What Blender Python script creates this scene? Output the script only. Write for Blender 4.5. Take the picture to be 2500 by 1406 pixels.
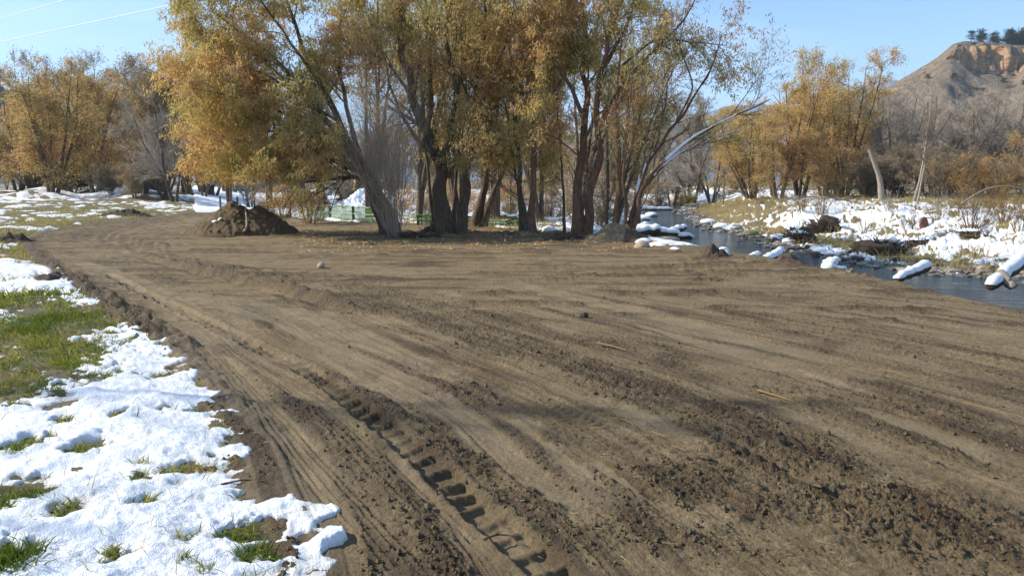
import bpy, math, random
import numpy as np
from mathutils import Vector

R = np.random.RandomState(7)
random.seed(7)
for o in list(bpy.data.objects):
    bpy.data.objects.remove(o)
scene = bpy.context.scene
COL = scene.collection

# ------------------------------------------------------------------ camera, sky, sun, exposure
F = 1925.0; CX = 1250.0; CY = 703.0; HOR = 440.0; CAMH = 1.7
PITCH = math.atan((CY - HOR) / F)
cam_data = bpy.data.cameras.new("camera")
cam_data.sensor_width = 36.0
cam_data.lens = 36.0 * F / 2500.0
cam_data.clip_start = 0.05
cam_data.clip_end = 9000.0
cam = bpy.data.objects.new("camera", cam_data)
cam.location = (0, 0, CAMH)
cam.rotation_euler = (math.pi / 2 - PITCH, 0, 0)
COL.objects.link(cam)
scene.camera = cam

SUN_AZ = math.radians(82)      # from straight ahead towards the left
SUN_EL = math.radians(33)
SUN = Vector((-math.sin(SUN_AZ) * math.cos(SUN_EL), math.cos(SUN_AZ) * math.cos(SUN_EL), math.sin(SUN_EL)))
world = bpy.data.worlds.new("World")
scene.world = world
world.use_nodes = True
wn = world.node_tree.nodes; wl = world.node_tree.links
wn.clear()
w_out = wn.new("ShaderNodeOutputWorld")
w_bg = wn.new("ShaderNodeBackground")
w_sky = wn.new("ShaderNodeTexSky")
w_sky.sky_type = 'NISHITA'
w_sky.sun_disc = False
w_sky.sun_elevation = SUN_EL
w_sky.sun_rotation = -SUN_AZ
w_sky.altitude = 1600
w_sky.air_density = 1.1
w_sky.dust_density = 0.6
w_sky.ozone_density = 1.6
w_bg.inputs["Strength"].default_value = 0.135
# thin high cloud veil, mixed over the sky by direction
w_tc = wn.new("ShaderNodeTexCoord")
w_map = wn.new("ShaderNodeMapping")
w_map.inputs["Scale"].default_value = (1.2, 2.4, 7.0)
w_noise = wn.new("ShaderNodeTexNoise")
w_noise.inputs["Scale"].default_value = 1.3
w_noise.inputs["Detail"].default_value = 5.0
w_noise.inputs["Roughness"].default_value = 0.55
w_ramp = wn.new("ShaderNodeValToRGB")
w_ramp.color_ramp.elements[0].position = 0.46
w_ramp.color_ramp.elements[0].color = (0, 0, 0, 1)
w_ramp.color_ramp.elements[1].position = 0.80
w_ramp.color_ramp.elements[1].color = (0.55, 0.55, 0.55, 1)
w_mix = wn.new("ShaderNodeMixRGB")
w_mix.inputs[2].default_value = (6.2, 7.4, 9.0, 1)
wl.new(w_tc.outputs["Generated"], w_map.inputs["Vector"])
wl.new(w_map.outputs[0], w_noise.inputs["Vector"])
wl.new(w_noise.outputs["Fac"], w_ramp.inputs[0])
wl.new(w_ramp.outputs[0], w_mix.inputs[0])
w_hsv = wn.new("ShaderNodeHueSaturation")
w_hsv.inputs["Saturation"].default_value = 1.15
wl.new(w_sky.outputs[0], w_hsv.inputs["Color"])
wl.new(w_hsv.outputs[0], w_mix.inputs[1])
w_geo = wn.new("ShaderNodeTexCoord"); w_sep = wn.new("ShaderNodeSeparateXYZ")
wl.new(w_geo.outputs["Generated"], w_sep.inputs[0])
w_hr = wn.new("ShaderNodeValToRGB")
w_hr.color_ramp.elements[0].position = 0.0; w_hr.color_ramp.elements[0].color = (0.92, 0.92, 0.92, 1)
w_hr.color_ramp.elements[1].position = 0.27; w_hr.color_ramp.elements[1].color = (0.10, 0.10, 0.10, 1)
w_hz = wn.new("ShaderNodeMixRGB"); w_hz.inputs[2].default_value = (2.45, 4.0, 6.6, 1)
wl.new(w_sep.outputs[2], w_hr.inputs[0]); wl.new(w_hr.outputs[0], w_hz.inputs[0])
wl.new(w_mix.outputs[0], w_hz.inputs[1]); wl.new(w_hz.outputs[0], w_bg.inputs["Color"])
wl.new(w_bg.outputs[0], w_out.inputs["Surface"])

sun_data = bpy.data.lights.new("sun", 'SUN')
sun_data.energy = 4.6
sun_data.angle = math.radians(0.53)
sun_data.color = (1.0, 0.94, 0.84)
sun = bpy.data.objects.new("sun", sun_data)
sun.rotation_euler = SUN.to_track_quat('Z', 'Y').to_euler()
sun.location = (-40, 10, 40)
COL.objects.link(sun)

scene.view_settings.view_transform = 'Standard'
scene.view_settings.look = 'None'
scene.view_settings.exposure = 0.55
scene.view_settings.gamma = 1.0
scene.view_settings.use_curve_mapping = False
scene.render.engine = 'CYCLES'
scene.cycles.max_bounces = 6
scene.cycles.diffuse_bounces = 3
scene.cycles.transmission_bounces = 4
scene.cycles.transparent_max_bounces = 8

# ------------------------------------------------------------------ numpy noise
def sm(a, b, x):
    t = np.clip((x - a) / (b - a), 0, 1)
    return t * t * (3 - 2 * t)

_perm = {}
def perlin(x, y, seed=0):
    if seed not in _perm:
        rs = np.random.RandomState(seed + 1000)
        p = rs.permutation(256)
        ang = rs.rand(256) * 2 * math.pi
        _perm[seed] = (np.concatenate([p, p]), np.cos(ang), np.sin(ang))
    p, gx, gy = _perm[seed]
    xi = np.floor(x).astype(np.int64); yi = np.floor(y).astype(np.int64)
    xf = x - xi; yf = y - yi
    xi &= 255; yi &= 255
    u = xf * xf * xf * (xf * (xf * 6 - 15) + 10); v = yf * yf * yf * (yf * (yf * 6 - 15) + 10)
    def g(ix, iy, dx, dy):
        h = p[p[ix & 255] + (iy & 255)]
        return gx[h] * dx + gy[h] * dy
    a = g(xi, yi, xf, yf); b = g(xi + 1, yi, xf - 1, yf)
    c = g(xi, yi + 1, xf, yf - 1); d = g(xi + 1, yi + 1, xf - 1, yf - 1)
    return ((a + u * (b - a)) + v * ((c + u * (d - c)) - (a + u * (b - a)))) * 1.5

def fbm(x, y, octaves=4, seed=0, gain=0.5):
    s = np.zeros_like(x, dtype=float); a = 1.0; f = 1.0; t = 0
    for i in range(octaves):
        s += a * perlin(x * f + 13.7 * i, y * f - 7.1 * i, seed + i)
        t += a; a *= gain; f *= 2.03
    return s / t * 1.4

def cells(x, y, seed=0):
    """distance to the nearest jittered point (clods)"""
    rs = np.random.RandomState(seed + 55)
    J = rs.rand(64, 64, 3)
    xi = np.floor(x).astype(np.int64); yi = np.floor(y).astype(np.int64)
    best = np.full(x.shape, 9.0); rr = np.zeros(x.shape)
    for dx in (-1, 0, 1):
        for dy in (-1, 0, 1):
            j = J[(xi + dx) & 63, (yi + dy) & 63]
            d = (xi + dx + j[..., 0] - x) ** 2 + (yi + dy + j[..., 1] - y) ** 2
            m = d < best
            best = np.where(m, d, best); rr = np.where(m, j[..., 2], rr)
    return np.sqrt(best), rr

# ------------------------------------------------------------------ where a line of sight meets a height
def ray(px, py):
    c, s = math.cos(PITCH), math.sin(PITCH)
    u = CY - py
    d = np.array([px - CX, F * c + u * s, -F * s + u * c])
    return d
def G(px, py, z=0.0):
    d = ray(px, py); t = (z - CAMH) / d[2]
    return np.array([d[0] * t, d[1] * t, z])
def P(px, py, Y):
    d = ray(px, py); t = Y / d[1]
    return np.array([d[0] * t, Y, CAMH + d[2] * t])
def Gs(pts, z=0.0):
    return np.array([G(a, b, z)[:2] for a, b in pts])

def catmull(pts, n=6):
    pts = np.asarray(pts, float)
    p = np.vstack([2 * pts[0] - pts[1], pts, 2 * pts[-1] - pts[-2]])
    out = []
    for i in range(1, len(p) - 2):
        for k in range(n):
            t = k / n
            out.append(0.5 * (2 * p[i] + (p[i + 1] - p[i - 1]) * t + (2 * p[i - 1] - 5 * p[i] + 4 * p[i + 1] - p[i + 2]) * t * t
                              + (3 * p[i] - p[i - 1] - 3 * p[i + 1] + p[i + 2]) * t ** 3))
    out.append(pts[-1])
    return np.array(out)

def sdpoly(x, y, poly):
    """signed distance to a polygon, negative inside"""
    shp = x.shape; x = x.ravel(); y = y.ravel()
    best = np.full(x.shape, 1e18); inside = np.zeros(x.shape, bool)
    n = len(poly)
    for i in range(n):
        ax, ay = poly[i]; bx, by = poly[(i + 1) % n]
        ex, ey = bx - ax, by - ay
        l2 = ex * ex + ey * ey + 1e-12
        t = np.clip(((x - ax) * ex + (y - ay) * ey) / l2, 0, 1)
        d = (x - ax - t * ex) ** 2 + (y - ay - t * ey) ** 2
        best = np.minimum(best, d)
        if ay != by:
            c = ((ay > y) != (by > y)) & (x < ex * (y - ay) / ey + ax)
            inside ^= c
    d = np.sqrt(best)
    return np.where(inside, -d, d).reshape(shp)

def curve_uv(x, y, line):
    """signed lateral offset and arclength of every point against a polyline (world xy)"""
    best = np.full(x.shape, 1e18); u = np.zeros(x.shape); s = np.zeros(x.shape)
    acc = 0.0
    for i in range(len(line) - 1):
        ax, ay = line[i]; bx, by = line[i + 1]
        ex, ey = bx - ax, by - ay
        L = math.hypot(ex, ey) + 1e-9
        t = ((x - ax) * ex + (y - ay) * ey) / (L * L)
        tc = np.clip(t, 0, 1)
        dx = x - ax - tc * ex; dy = y - ay - tc * ey
        d = dx * dx + dy * dy
        m = d < best
        best = np.where(m, d, best)
        u = np.where(m, np.sqrt(d) * np.sign(ex * dy - ey * dx), u)
        s = np.where(m, acc + tc * L, s)
        acc += L
    return u, s, acc

# ------------------------------------------------------------------ terrain
dirt_px = [(760, 1500), (700, 1340), (590, 1180), (585, 1060), (520, 960), (450, 890), (380, 830), (300, 780), (225, 730), (150, 680),
           (115, 650), (70, 615), (60, 590), (110, 568), (200, 553), (300, 538), (400, 528), (470, 521), (560, 519), (680, 528), (760, 541),
           (940, 549), (1100, 556), (1280, 566), (1440, 580), (1560, 603), (1750, 628), (1950, 652), (2100, 670), (2300, 694), (2500, 713),
           (2700, 738), (3100, 800), (3600, 900)]
DIRT = np.vstack([Gs(dirt_px), [[9.0, 2.0], [9.0, -3.0], [8.0, -9.0], [-1.6, -9.0], [-1.25, -2.0], [-1.05, 1.5]]])
ZW = -1.8
far_bank_px = [(1790, 486), (1745, 492), (1700, 506), (1672, 520), (1700, 532), (1722, 548), (1735, 560), (1800, 570), (1880, 590), (1930, 606), (1965, 618),
               (2050, 634), (2110, 646), (2200, 662), (2330, 676), (2420, 684), (2500, 692), (2700, 712), (3200, 770), (4200, 900)]
near_bank_px = [(4200, 1500), (3000, 1100), (2500, 930), (2100, 815), (1800, 735), (1600, 690), (1520, 640), (1500, 600), (1520, 560), (1552, 530), (1588, 511), (1650, 499), (1720, 490), (1770, 481)]
FB = Gs(far_bank_px, ZW); NB = Gs(near_bank_px, ZW)
RIVER = np.vstack([FB, NB])
RIGHTLAND = np.vstack([FB, [[400, -40], [2500, -40], [2500, 2500], [120, 2500]]])

def Hb(x, y, parts=False):
    x = np.asarray(x, float); y = np.asarray(y, float)
    d_dirt = sdpoly(x, y, DIRT)
    sr = sdpoly(x, y, RIVER)
    rl = sdpoly(x, y, RIGHTLAND)
    r = np.hypot(x, y)
    yy = np.maximum(y, 0.5)
    a = x / yy
    # left meadow
    zl = 0.05 * sm(0, 0.6, d_dirt) + 0.12 * fbm(x / 9, y / 9, 2, 3) * sm(1, 8, d_dirt) + 0.25 * sm(60, 110, r)
    u, s, L = curve_uv(x, y, BERM)
    zl = zl + 0.75 * np.exp(-(u / 2.2) ** 2) * sm(0, 4, s) * sm(L + 0.1, L - 5, s)
    # river flat beyond the clearing
    zf = -1.22 + 0.10 * fbm(x / 12, y / 12, 2, 5) + 0.35 * sm(240, 500, r)
    w = sm(-0.43, -0.30, a) * sm(1.0, 22, d_dirt) * (y > 0)
    z = zl * (1 - w) + zf * w
    z = np.where(d_dirt < 0, 0.0, z)
    # left side of the river: bank drop
    bank = sm(0.0, 2.7, sr)
    z = -2.15 + (z + 2.15) * bank
    # land across the river
    di = np.maximum(-rl, 0)
    lump = fbm(x / 3.2, y / 3.2, 3, 11)
    bar = sm(15.5, 18.5, x) * sm(70, 45, y)
    d2 = np.maximum(di - 4.2 * bar, 0)
    zr = -1.83 + 0.10 * sm(0, 4, di) * bar + 1.35 * sm(0, 7.0, d2) + 0.50 * lump * sm(0.3, 3, d2) * sm(60, 10, d2) + 0.45 * sm(8, 50, d2)
    zr = zr + 4.0 * sm(180, 420, di)
    z = np.where(rl < 0, zr, z)
    z = np.where(sr < 0, -1.83 - 0.35 * sm(0, 1.5, -sr), z)
    if parts:
        return z, d_dirt, sr, rl
    return z
BERM = Gs([(60, 490), (150, 480), (250, 481), (330, 486), (395, 494)], 0.0)

def hit(px, py):
    d = ray(px, py)
    t = np.geomspace(2.0, 900.0, 900) / d[1]
    x, y, z = d[0] * t, d[1] * t, CAMH + d[2] * t
    h = Hb(x, y)
    b = np.nonzero(z < h)[0]
    if len(b) == 0:
        i = len(t) - 1
        return np.array([x[i], y[i], h[i]])
    i = max(b[0], 1)
    f = (z[i - 1] - h[i - 1]) / max((z[i - 1] - h[i - 1]) - (z[i] - h[i]), 1e-9)
    tt = t[i - 1] + f * (t[i] - t[i - 1])
    return np.array([d[0] * tt, d[1] * tt, CAMH + d[2] * tt])

def zat(x, y):
    return float(Hb(np.array([x]), np.array([y]))[0])

# ------------------------------------------------------------------ mesh building
class Geo:
    def __init__(s):
        s.v = []; s.f = {3: [], 4: []}; s.n = 0; s.att = []
    def add(s, v, f, att=None):
        v = np.asarray(v, np.float32).reshape(-1, 3); f = np.asarray(f, np.int64)
        s.v.append(v); s.f[f.shape[1]].append(f + s.n); s.n += len(v)
        s.att.append(np.zeros(len(v), np.float32) if att is None else np.broadcast_to(np.asarray(att, np.float32), (len(v),)))
    def box(s, c, d, rz=0.0, att=0, taper=1.0):
        x, y, z = [q / 2 for q in d]
        v = np.array([[-x, -y, -z], [x, -y, -z], [x, y, -z], [-x, y, -z], [-x * taper, -y * taper, z], [x * taper, -y * taper, z], [x * taper, y * taper, z], [-x * taper, y * taper, z]])
        cr, sr_ = math.cos(rz), math.sin(rz)
        v = np.stack([v[:, 0] * cr - v[:, 1] * sr_, v[:, 0] * sr_ + v[:, 1] * cr, v[:, 2]], 1) + np.array(c)
        s.add(v, [[0, 3, 2, 1], [4, 5, 6, 7], [0, 1, 5, 4], [1, 2, 6, 5], [2, 3, 7, 6], [3, 0, 4, 7]], att)
    def mesh(s, name, smooth=True, attname="tint", offset=(0, 0, 0)):
        me = bpy.data.meshes.new(name)
        v = np.concatenate(s.v) - np.asarray(offset, np.float32)
        me.vertices.add(len(v)); me.vertices.foreach_set("co", v.astype(np.float32).ravel())
        idx = []; tot = []
        for k in (3, 4):
            if s.f[k]:
                a = np.concatenate(s.f[k]); idx.append(a.ravel()); tot.append(np.full(len(a), k))
        idx = np.concatenate(idx).astype(np.int32); tot = np.concatenate(tot).astype(np.int32)
        st = np.concatenate([[0], np.cumsum(tot)[:-1]]).astype(np.int32)
        me.loops.add(len(idx)); me.loops.foreach_set("vertex_index", idx)
        me.polygons.add(len(tot)); me.polygons.foreach_set("loop_start", st)
        me.polygons.foreach_set("loop_total", tot)
        me.polygons.foreach_set("use_smooth", np.full(len(tot), smooth))
        me.update(calc_edges=True)
        at = me.attributes.new(attname, 'FLOAT', 'POINT')
        at.data.foreach_set("value", np.concatenate(s.att).astype(np.float32))
        return me

def link(name, me, mat, parent=None, loc=(0, 0, 0), **props):
    o = bpy.data.objects.new(name, me)
    if mat is not None and me is not None and len(me.materials) == 0:
        me.materials.append(mat)
    o.location = loc
    COL.objects.link(o)
    if parent is not None:
        o.parent = parent
    for k, v in props.items():
        o[k] = v
    return o
def thing(name, label, cat, loc=(0, 0, 0), rz=0.0, group=None):
    o = bpy.data.objects.new(name, None)
    o.empty_display_size = 0.3
    o.location = loc; o.rotation_euler = (0, 0, rz)
    o["label"] = label; o["category"] = cat
    if group: o["group"] = group
    COL.objects.link(o)
    return o

def nrm(a):
    return a / (np.linalg.norm(a, axis=-1, keepdims=True) + 1e-9)

def tubes(geo, pts, rad, K, att=0.0, closed_tip=False):
    """pts (N,P,3), rad (N,P)"""
    pts = np.asarray(pts, float); rad = np.asarray(rad, float)
    N, Pn, _ = pts.shape
    tan = np.empty_like(pts)
    tan[:, 1:-1] = pts[:, 2:] - pts[:, :-2]; tan[:, 0] = pts[:, 1] - pts[:, 0]; tan[:, -1] = pts[:, -1] - pts[:, -2]
    tan = nrm(tan)
    mean = nrm(pts[:, -1] - pts[:, 0])
    ref = np.where(np.abs(mean[:, 2:3]) < 0.7, np.array([[0, 0, 1.0]]), np.array([[1.0, 0.3, 0]]))
    n1 = nrm(np.cross(tan, ref[:, None, :])); n2 = np.cross(tan, n1)
    ang = np.arange(K) / K * 2 * math.pi
    ring = pts[:, :, None, :] + rad[:, :, None, None] * (np.cos(ang)[None, None, :, None] * n1[:, :, None, :] + np.sin(ang)[None, None, :, None] * n2[:, :, None, :])
    base = (np.arange(N) * Pn * K)[:, None, None] + (np.arange(Pn - 1) * K)[None, :, None]
    k = np.arange(K)[None, None, :]; k2 = (np.arange(K) + 1) % K
    a = base + k; b = base + k2[None, None, :]
    f = np.stack([a, b, b + K, a + K], -1).reshape(-1, 4)
    at = att
    if isinstance(att, np.ndarray) and att.ndim == 1:
        at = np.repeat(att, Pn * K)
    geo.add(ring.reshape(-1, 3), f, at)

def spikes(geo, a, b, r, att=0.0):
    """thin three-sided twigs a->b closed to a point"""
    a = np.asarray(a); b = np.asarray(b); N = len(a)
    t = nrm(b - a); ref = np.where(np.abs(t[:, 2:3]) < 0.7, np.array([[0, 0, 1.0]]), np.array([[1.0, 0.3, 0]]))
    n1 = nrm(np.cross(t, ref)); n2 = np.cross(t, n1)
    r = np.broadcast_to(np.asarray(r, float), (N,))[:, None]
    v = np.stack([a + r * n1, a + r * (-0.5 * n1 + 0.866 * n2), a + r * (-0.5 * n1 - 0.866 * n2), b], 1)
    i = (np.arange(N) * 4)[:, None]
    f = np.concatenate([i + [[0, 1, 3]], i + [[1, 2, 3]], i + [[2, 0, 3]]])
    at = np.repeat(att, 4) if isinstance(att, np.ndarray) else att
    geo.add(v.reshape(-1, 3), f, at)

def add_leaves(geo, pos, dirs, L, W, att):
    N = len(pos)
    d = nrm(dirs); rnd = R.normal(size=(N, 3)); side = nrm(np.cross(d, rnd))
    L = np.broadcast_to(L, (N,))[:, None]; W = np.broadcast_to(W, (N,))[:, None]
    v = np.stack([pos, pos + d * L * 0.45 + side * W * 0.5, pos + d * L, pos + d * L * 0.45 - side * W * 0.5], 1)
    f = (np.arange(N) * 4)[:, None] + np.array([[0, 1, 2, 3]])
    geo.add(v.reshape(-1, 3), f, np.repeat(att, 4))

# ------------------------------------------------------------------ materials
def mat_new(name):
    m = bpy.data.materials.new(name); m.use_nodes = True
    nt = m.node_tree; nt.nodes.clear()
    out = nt.nodes.new("ShaderNodeOutputMaterial"); b = nt.nodes.new("ShaderNodeBsdfPrincipled")
    nt.links.new(b.outputs[0], out.inputs[0])
    return m, nt, b, out
def N_(nt, t, **kw):
    n = nt.nodes.new(t)
    for k, v in kw.items():
        if k.startswith("i_"):
            key = k[2:]
            key = int(key) if key.isdigit() else key
            n.inputs[key].default_value = v
        else:
            setattr(n, k, v)
    return n
def ramp(nt, fac, stops, interp='LINEAR'):
    r = nt.nodes.new("ShaderNodeValToRGB"); e = r.color_ramp.elements
    r.color_ramp.interpolation = interp
    e[0].position = stops[0][0]; e[0].color = (*stops[0][1], 1)
    e[1].position = stops[1][0]; e[1].color = (*stops[1][1], 1)
    for p, c in stops[2:]:
        q = e.new(p); q.color = (*c, 1)
    nt.links.new(fac, r.inputs[0])
    return r.outputs[0]
def noise(nt, vec, scale, detail=4, rough=0.55):
    n = N_(nt, "ShaderNodeTexNoise"); n.inputs["Scale"].default_value = scale; n.inputs["Detail"].default_value = detail
    n.inputs["Roughness"].default_value = rough
    nt.links.new(vec, n.inputs["Vector"])
    return n.outputs["Fac"]
def coords(nt, scale=None, world_space=True):
    if world_space:
        g = N_(nt, "ShaderNodeNewGeometry"); v = g.outputs["Position"]
    else:
        g = N_(nt, "ShaderNodeTexCoord"); v = g.outputs["Object"]
    if scale:
        m = N_(nt, "ShaderNodeMapping"); m.inputs["Scale"].default_value = scale
        nt.links.new(v, m.inputs["Vector"]); v = m.outputs[0]
    return v
def mixc(nt, fac, a, b, mode='MIX'):
    n = N_(nt, "ShaderNodeMixRGB", blend_type=mode)
    for i, q in ((0, fac), (1, a), (2, b)):
        if isinstance(q, (int, float)): n.inputs[i].default_value = q
        elif isinstance(q, tuple): n.inputs[i].default_value = (*q, 1) if len(q) == 3 else q
        else: nt.links.new(q, n.inputs[i])
    return n.outputs[0]
def mth(nt, op, a, b=0.0, clamp=False):
    n = N_(nt, "ShaderNodeMath", operation=op, use_clamp=clamp)
    for i, q in ((0, a), (1, b)):
        if isinstance(q, (int, float)): n.inputs[i].default_value = q
        else: nt.links.new(q, n.inputs[i])
    return n.outputs[0]
def attr(nt, name):
    return N_(nt, "ShaderNodeAttribute", attribute_name=name).outputs["Fac"]
def bump(nt, b, height, strength=0.5, dist=0.02):
    n = N_(nt, "ShaderNodeBump"); n.inputs["Strength"].default_value = strength; n.inputs["Distance"].default_value = dist
    nt.links.new(height, n.inputs["Height"]); nt.links.new(n.outputs[0], b.inputs["Normal"])
def simple_mat(name, col, rough=0.8, var=0.25, scale=6.0, metallic=0.0, bmp=0.0, world_space=False):
    m, nt, b, out = mat_new(name)
    v = coords(nt, None, world_space)
    n = noise(nt, v, scale, 5)
    lo = tuple(c * (1 - var) for c in col); hi = tuple(min(1, c * (1 + var)) for c in col)
    nt.links.new(ramp(nt, n, [(0.3, lo), (0.7, hi)]), b.inputs["Base Color"])
    b.inputs["Roughness"].default_value = rough; b.inputs["Metallic"].default_value = metallic
    if bmp: bump(nt, b, n, bmp, 0.02)
    return m

# dirt of the clearing: attribute wet 0..1 (damp soil, plus painted shadow on far marks), gravelly relief
def make_dirt():
    m, nt, b, out = mat_new("graded_soil")
    v = coords(nt)
    wet = attr(nt, "wet"); smo = attr(nt, "smoothed"); rg_ = attr(nt, "rough")
    n1 = noise(nt, v, 2.6, 6, 0.62); n2 = noise(nt, v, 30.0, 7, 0.72); n3 = noise(nt, v, 120.0, 4, 0.75)
    vo = N_(nt, "ShaderNodeTexVoronoi"); vo.inputs["Scale"].default_value = 62.0; nt.links.new(v, vo.inputs["Vector"])
    vo2 = N_(nt, "ShaderNodeTexVoronoi"); vo2.inputs["Scale"].default_value = 24.0; nt.links.new(v, vo2.inputs["Vector"])
    dry = ramp(nt, n1, [(0.3, (0.290, 0.212, 0.108)), (0.7, (0.415, 0.318, 0.178))])
    dry = mixc(nt, ramp(nt, n2, [(0.42, (0.75, 0.75, 0.75)), (0.60, (0, 0, 0))]), dry, (0.160, 0.106, 0.050))
    wetc = ramp(nt, n2, [(0.35, (0.038, 0.024, 0.013)), (0.62, (0.130, 0.083, 0.042))])
    w2 = mth(nt, 'ADD', mth(nt, 'SUBTRACT', wet, 0.07), mth(nt, 'MULTIPLY', mth(nt, 'SUBTRACT', n2, 0.55), 1.3), True)
    c = mixc(nt, w2, dry, wetc)
    c = mixc(nt, mth(nt, 'MULTIPLY', smo, mth(nt, 'ADD', 0.35, mth(nt, 'MULTIPLY', n2, 0.5))), c, ramp(nt, n1, [(0.3, (0.225, 0.172, 0.102)), (0.7, (0.315, 0.243, 0.148))]))
    nt.links.new(c, b.inputs["Base Color"])
    rr = N_(nt, "ShaderNodeMapRange"); nt.links.new(wet, rr.inputs[0])
    rr.inputs[3].default_value = 0.95; rr.inputs[4].default_value = 0.7
    nt.links.new(rr.outputs[0], b.inputs["Roughness"])
    b.inputs["Specular IOR Level"].default_value = 0.25
    crumbs = mth(nt, 'ADD', mth(nt, 'MULTIPLY', vo.outputs["Distance"], -0.55), mth(nt, 'MULTIPLY', vo2.outputs["Distance"], -0.9))
    h = mth(nt, 'ADD', mth(nt, 'MULTIPLY', crumbs, mth(nt, 'ADD', rg_, 0.12)), mth(nt, 'ADD', mth(nt, 'MULTIPLY', n2, 0.8), mth(nt, 'MULTIPLY', n3, 0.35)))
    h = mth(nt, 'MULTIPLY', h, mth(nt, 'SUBTRACT', 1.0, mth(nt, 'MULTIPLY', smo, 0.55)))
    bump(nt, b, h, 1.0, 0.045)
    return m
M_DIRT = make_dirt()

def make_meadow():
    m, nt, b, out = mat_new("meadow_soil")
    v = coords(nt)
    n1 = noise(nt, v, 1.1, 6, 0.6); n2 = noise(nt, v, 30.0, 5, 0.7); n0 = noise(nt, v, 0.22, 3, 0.5)
    soil = ramp(nt, n2, [(0.3, (0.055, 0.040, 0.024)), (0.7, (0.150, 0.112, 0.066))])
    grassc = ramp(nt, n2, [(0.3, (0.085, 0.085, 0.025)), (0.7, (0.24, 0.20, 0.07))])
    straw = ramp(nt, n2, [(0.3, (0.16, 0.11, 0.04)), (0.7, (0.33, 0.25, 0.11))])
    g = attr(nt, "green")
    gf = mth(nt, 'ADD', g, mth(nt, 'SUBTRACT', n1, 0.5), True)
    c = mixc(nt, gf, soil, grassc)
    sf = mth(nt, 'MULTIPLY', attr(nt, "straw"), ramp(nt, n0, [(0.35, (0.35, 0.35, 0.35)), (0.65, (1, 1, 1))]))
    c = mixc(nt, sf, c, straw)
    nt.links.new(c, b.inputs["Base Color"]); b.inputs["Roughness"].default_value = 0.95
    bump(nt, b, n2, 0.8, 0.03)
    return m
M_MEADOW = make_meadow()

def make_snow():
    m, nt, b, out = mat_new("melting_snow")
    v = coords(nt)
    n1 = noise(nt, v, 14.0, 5, 0.6); n2 = noise(nt, v, 90.0, 3, 0.7)
    c = ramp(nt, n1, [(0.25, (0.80, 0.82, 0.84)), (0.6, (0.91, 0.92, 0.93))])
    c = mixc(nt, attr(nt, "dirty"), c, (0.42, 0.38, 0.30))
    nt.links.new(c, b.inputs["Base Color"])
    b.inputs["Roughness"].default_value = 0.55
    b.inputs["Specular IOR Level"].default_value = 0.25
    b.inputs["Subsurface Weight"].default_value = 0.0
    bump(nt, b, mth(nt, 'ADD', n1, mth(nt, 'MULTIPLY', n2, 0.7)), 0.8, 0.024)
    return m
M_SNOW = make_snow()

def make_water():
    m, nt, b, out = mat_new("river_water")
    v = coords(nt, (1.0, 1.0, 1.0))
    n1 = noise(nt, coords(nt, (0.55, 1.4, 1.0)), 1.3, 5, 0.62); n2 = noise(nt, v, 6.0, 4, 0.6); n0 = noise(nt, v, 0.12, 2, 0.5)
    base = ramp(nt, n0, [(0.35, (0.016, 0.034, 0.042)), (0.65, (0.045, 0.060, 0.045))])
    foam = ramp(nt, mth(nt, 'MULTIPLY', n1, mth(nt, 'ADD', n2, 0.5)), [(0.66, (0, 0, 0)), (0.78, (0.75, 0.75, 0.75))])
    c = mixc(nt, foam, base, (0.55, 0.60, 0.62))
    nt.links.new(c, b.inputs["Base Color"])
    b.inputs["Roughness"].default_value = 0.12
    b.inputs["IOR"].default_value = 1.33
    bump(nt, b, mth(nt, 'ADD', n1, mth(nt, 'MULTIPLY', n2, 0.35)), 0.8, 0.22)
    return m
M_WATER = make_water()
# ------------------------------------------------------------------ ground: one polar sheet, fine near the clearing
def radii():
    r = list(np.linspace(0.35, 2.5, 10)); x = 2.5
    while x < 32:
        x += min((x * x + 2.0) / 1400.0, 0.0060 * x); r.append(x)
    while x < 95:
        x *= 1.013; r.append(x)
    while x < 300:
        x *= 1.03; r.append(x)
    while x < 1900:
        x *= 1.18; r.append(x)
    return np.array(r)
RR = radii()
dense = np.linspace(-0.63, 0.63, 620)
side = 0.63 + np.cumsum(np.geomspace(0.004, 0.17, 44)); side = side[side < math.pi - 0.05]
AA = np.concatenate([-side[::-1], dense, side])
NR, NA = len(RR), len(AA)
rg, ag = np.meshgrid(RR, AA, indexing='ij')
GX = rg * np.sin(ag); GY = rg * np.cos(ag)
GZ, D_DIRT, S_RIV, S_RL = Hb(GX, GY, True)
print("grid", NR, NA, NR * NA)

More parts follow.
